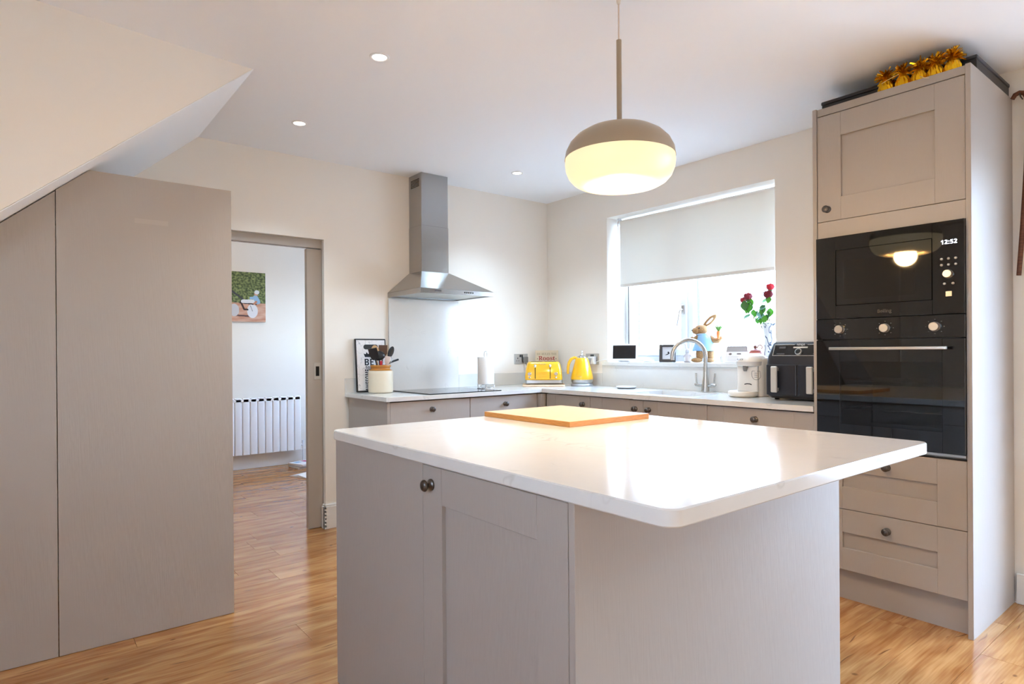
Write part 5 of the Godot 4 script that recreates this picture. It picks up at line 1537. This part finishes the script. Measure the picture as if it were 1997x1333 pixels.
# ------------------------------------------------------------------ on top of the oven housing
func unit_top_things() -> void:
	var Y := 2.3465
	var b := thing("flat_black_box", "long flat black box lying on top of the oven housing", "box", Vector3(-0.26, Y, 2.928))
	obj(b, "carton", G.new().bx(Vector3(-0.240, 0.0, -0.318), Vector3(0.240, 0.050, 0.318), 0.002), mat(rgb(26, 29, 36), 0.45))
	obj(b, "lid", G.new().bx(Vector3(-0.243, 0.0505, -0.321), Vector3(0.243, 0.067, 0.321), 0.003), mat(rgb(34, 38, 46), 0.4))
	var pr := G.new()
	for k in 9:
		pr.bx(Vector3(-0.2406, 0.018, -0.20 + k * 0.022), Vector3(-0.2402, 0.032, -0.19 + k * 0.022))
	obj(b, "faint_print", pr, mat(rgb(74, 76, 82), 0.6))
	var gold := mat(rgb(236, 184, 30), 0.22, 0.85)
	var gold2 := mat(rgb(198, 140, 26), 0.25, 0.9)
	var zs := [2.920, 2.990, 3.053, 3.114, 3.177]
	var labels := ["gold foil balloon weight with tinsel tuft nearest the window on the oven housing", "second gold foil balloon weight from the window, its string tied to the next", "middle gold foil balloon weight of the row on the oven housing", "gold foil balloon weight second from the open end of the row", "gold foil balloon weight with the fullest tinsel at the open end of the row"]
	for k in 5:
		var t := thing("balloon_weight", labels[k], "balloon weight", Vector3(-0.553, Y, zs[k]), k * 0.9, "gold balloon weights in a row")
		var rng := RandomNumberGenerator.new()
		rng.seed = 300 + k
		var loops := []
		var prof := [Vector2(0.028, 0.0), Vector2(0.0315, 0.004), Vector2(0.030, 0.024), Vector2(0.024, 0.042), Vector2(0.013, 0.056), Vector2(0.007, 0.062)]
		for p in prof:
			var l := PackedVector3Array()
			for j in 24:
				var a := TAU * j / 24
				var w: float = p.x * (1.0 + 0.09 * sin(j * 2.6 + p.y * 90.0 + k) + rng.randf_range(-0.04, 0.04))
				l.append(Vector3(cos(a) * w, p.y, sin(a) * w))
			loops.append(l)
		obj(t, "foil_pouch", G.new().loft(loops, true, true, [], false), gold)
		var g := G.new()
		var g2 := G.new()
		for q in 110:
			var a := rng.randf() * TAU
			var e := rng.randf_range(-0.35, 1.45)
			var d := Vector3(cos(a) * cos(e), sin(e), sin(a) * cos(e))
			var ln := rng.randf_range(0.030, 0.052)
			var side := d.cross(Vector3(rng.randfn(), rng.randfn(), rng.randfn())).normalized() * rng.randf_range(0.0022, 0.004)
			var o := Vector3(0, 0.062, 0)
			var m := o + d * ln * 0.55 + Vector3(0, 0.004, 0)
			var n := o + d * ln + Vector3(rng.randf_range(-0.006, 0.006), rng.randf_range(-0.010, 0.004), rng.randf_range(-0.006, 0.006))
			var gg := g if q % 2 else g2
			gg.quad(o - side * 0.5, o + side * 0.5, m + side, m - side, side.cross(d))
			gg.quad(m - side, m + side, n + side * 0.8, n - side * 0.8, side.cross(d))
		obj(t, "tinsel", g, gold)
		obj(t, "tinsel", g2, gold2)
	solo("ribbon_string", G.new().tube([Vector3(-0.585, Y + 0.034, 2.915), Vector3(-0.590, Y + 0.040, 2.94), Vector3(-0.588, Y + 0.052, 2.985)], 0.0013, 6), mat(rgb(240, 214, 150), 0.5), "pale ribbon tied between two gold balloon weights", "ribbon")
	solo("ribbon_string", G.new().tube([Vector3(-0.585, Y + 0.012, 3.066), Vector3(-0.606, Y + 0.004, 3.076), Vector3(-0.6115, Y - 0.008, 3.092), Vector3(-0.6115, Y - 0.014, 3.108)], 0.0013, 6), mat(rgb(240, 214, 150), 0.5), "pale ribbon end curling over the front of the oven housing", "ribbon")
	# walking stick hung on the wall beside the unit
	var wood := mat(Color.WHITE, 0.5)
	wood.albedo_texture = speckle_texture(95, rgb(120, 70, 40), rgb(84, 44, 26), 0.04, 3.0)
	triplanar(wood, Vector3(3, 3, 3))
	var c := thing("walking_stick", "dark brown wooden walking stick hung by its crook on the wall", "walking stick", Vector3(-0.035, 0, 0))
	obj(c, "stick", G.new().tube([Vector3(0, 2.335, 3.262), Vector3(0, 2.352, 3.272), Vector3(0, 2.357, 3.288), Vector3(0, 2.350, 3.306), Vector3(0, 2.325, 3.318), Vector3(0, 2.27, 3.320), Vector3(0, 2.0, 3.312), Vector3(0, 1.75, 3.298), Vector3(0, 1.52, 3.282)], [0.009, 0.010, 0.0105, 0.011, 0.0115, 0.0115, 0.011, 0.0105, 0.0095], 12), wood)
	obj(c, "hook", G.new().tube([Vector3(0.034, 2.335, 3.292), Vector3(0.0, 2.338, 3.292), Vector3(-0.014, 2.350, 3.292)], 0.003, 6), M.pewter)

# ------------------------------------------------------------------ left side and the room beyond
func left_and_far_things() -> void:
	var t := thing("understairs_cupboard", "large taupe cupboard panels filling the space under the stairs", "cupboard", Vector3.ZERO)
	var off := 0.009
	var pr := PackedVector2Array([Vector2(-3.516, 0.002), Vector2(-2.870, 0.002), Vector2(-2.870, 1.929), Vector2(-3.405, 1.929), Vector2(-3.516, slope_y(-3.516) - off)])
	obj(t, "panel", G.new().prism(pr, 1.023, 1.042), M.cabinet)
	var pl := PackedVector2Array([Vector2(-5.19, 0.002), Vector2(-3.519, 0.002), Vector2(-3.519, slope_y(-3.519) - off - 0.003), Vector2(-5.19, slope_y(-5.19) - off - 0.003)])
	obj(t, "panel", G.new().prism(pl, 1.022, 1.041), M.cabinet)
	obj(t, "side_panel", G.new().bx(Vector3(-2.890, 0.002, 0.10), Vector3(-2.872, 1.90, 1.022), 0.001), M.cabinet)
	obj(t, "top_board", G.new().bx(Vector3(-3.35, 1.885, 0.10), Vector3(-2.8905, 1.90, 1.022)), M.cabinet)
	var mk := obj(t, "tape_mark", G.new().bx(Vector3(-3.250, 1.737, 1.0421), Vector3(-3.126, 1.757, 1.0424)), mat(rgb(176, 167, 157), 0.44), Vector3.ZERO, "faint strip left by adhesive tape")
	mk.rotation.z = 0.0
	# radiator
	var r := thing("panel_radiator", "white ribbed panel radiator on the wall of the next room", "radiator", Vector3(-1.95, 0, -2.60))
	for k in range(-6, 9):
		obj(r, "fin", G.new().rbox(Vector3(0.037 + k * 0.0745, 0.155, 0.06), Vector3(0.0715, 0.575, 0.045), 0.012, 0.004), M.radiator)
	obj(r, "back_plate", G.new().bx(Vector3(-0.45, 0.17, 0.02), Vector3(0.67, 0.715, 0.036)), M.radiator)
	obj(r, "top_rail", G.new().bx(Vector3(-0.45, 0.69, 0.0365), Vector3(0.668, 0.722, 0.0825), 0.004), M.radiator)
	obj(r, "pipe", G.new().tube([Vector3(0.685, 0.20, 0.05), Vector3(0.70, 0.19, 0.05), Vector3(0.70, 0.004, 0.05)], 0.009, 10), M.white)
	obj(r, "valve", G.new().tube([Vector3(0.655, 0.205, 0.05), Vector3(0.70, 0.205, 0.05)], 0.012, 10).tube([Vector3(0.70, 0.19, 0.05), Vector3(0.70, 0.25, 0.05)], 0.014, 12), M.white)
	# canvas print
	var c := thing("canvas_print", "canvas photo print of a racing cart before a green hedge", "picture", Vector3(-1.957, 1.763, -2.62))
	obj(c, "canvas_box", G.new().bx(Vector3(-0.34, -0.256, 0.001), Vector3(0.34, 0.256, 0.03), 0.002), mat(rgb(226, 220, 212), 0.8))
	var cm := mat(Color.WHITE, 0.8)
	cm.albedo_texture = canvas_picture()
	var q := G.new()
	q.quad(Vector3(-0.338, -0.254, 0.0305), Vector3(0.338, -0.254, 0.0305), Vector3(0.338, 0.254, 0.0305), Vector3(-0.338, 0.254, 0.0305), Vector3.BACK, Vector2(0, 1), Vector2(1, 1), Vector2(1, 0), Vector2(0, 0))
	obj(c, "print", q, cm)
	# papers on the floor of the next room
	var cols := [rgb(236, 236, 238), rgb(214, 218, 226), rgb(240, 238, 236)]
	var mag := ["white magazine at the bottom of the pile below the radiator", "pale blue magazine in the middle of the pile below the radiator", "white magazine with pink and blue cover print on top of the pile"]
	for k in 3:
		var m := thing("magazine", mag[k], "magazine", Vector3(-1.28, 0.0006 + k * 0.0165, -2.36), 0.12 + k * 0.12, "magazines piled on the floor")
		obj(m, "pages", G.new().bx(Vector3(-0.15, 0, -0.11), Vector3(0.15, 0.016, 0.11), 0.002), mat(cols[k], 0.5))
		if k == 2:
			obj(m, "cover_print", G.new().bx(Vector3(-0.02, 0.016, -0.08), Vector3(0.04, 0.0164, 0.0)), mat(rgb(196, 70, 120), 0.5))
			obj(m, "cover_print", G.new().bx(Vector3(-0.12, 0.016, -0.07), Vector3(-0.05, 0.0164, -0.02)), mat(rgb(130, 180, 214), 0.5))
	var n := thing("newspaper", "folded newspaper lying on the floor beyond the doorway", "newspaper", Vector3(-1.40, 0.001, -1.90), 0.4)
	obj(n, "sheet", G.new().loft([PackedVector3Array([Vector3(-0.17, 0, -0.12), Vector3(0.17, 0, -0.12), Vector3(0.17, 0.003, -0.12), Vector3(-0.17, 0.003, -0.12)]), PackedVector3Array([Vector3(-0.17, 0, 0.0), Vector3(0.17, 0, 0.0), Vector3(0.17, 0.02, 0.0), Vector3(-0.17, 0.02, 0.0)]), PackedVector3Array([Vector3(-0.18, 0, 0.13), Vector3(0.16, 0, 0.13), Vector3(0.16, 0.004, 0.13), Vector3(-0.18, 0.004, 0.13)])], true, true, [], false), mat(rgb(228, 222, 214), 0.8))
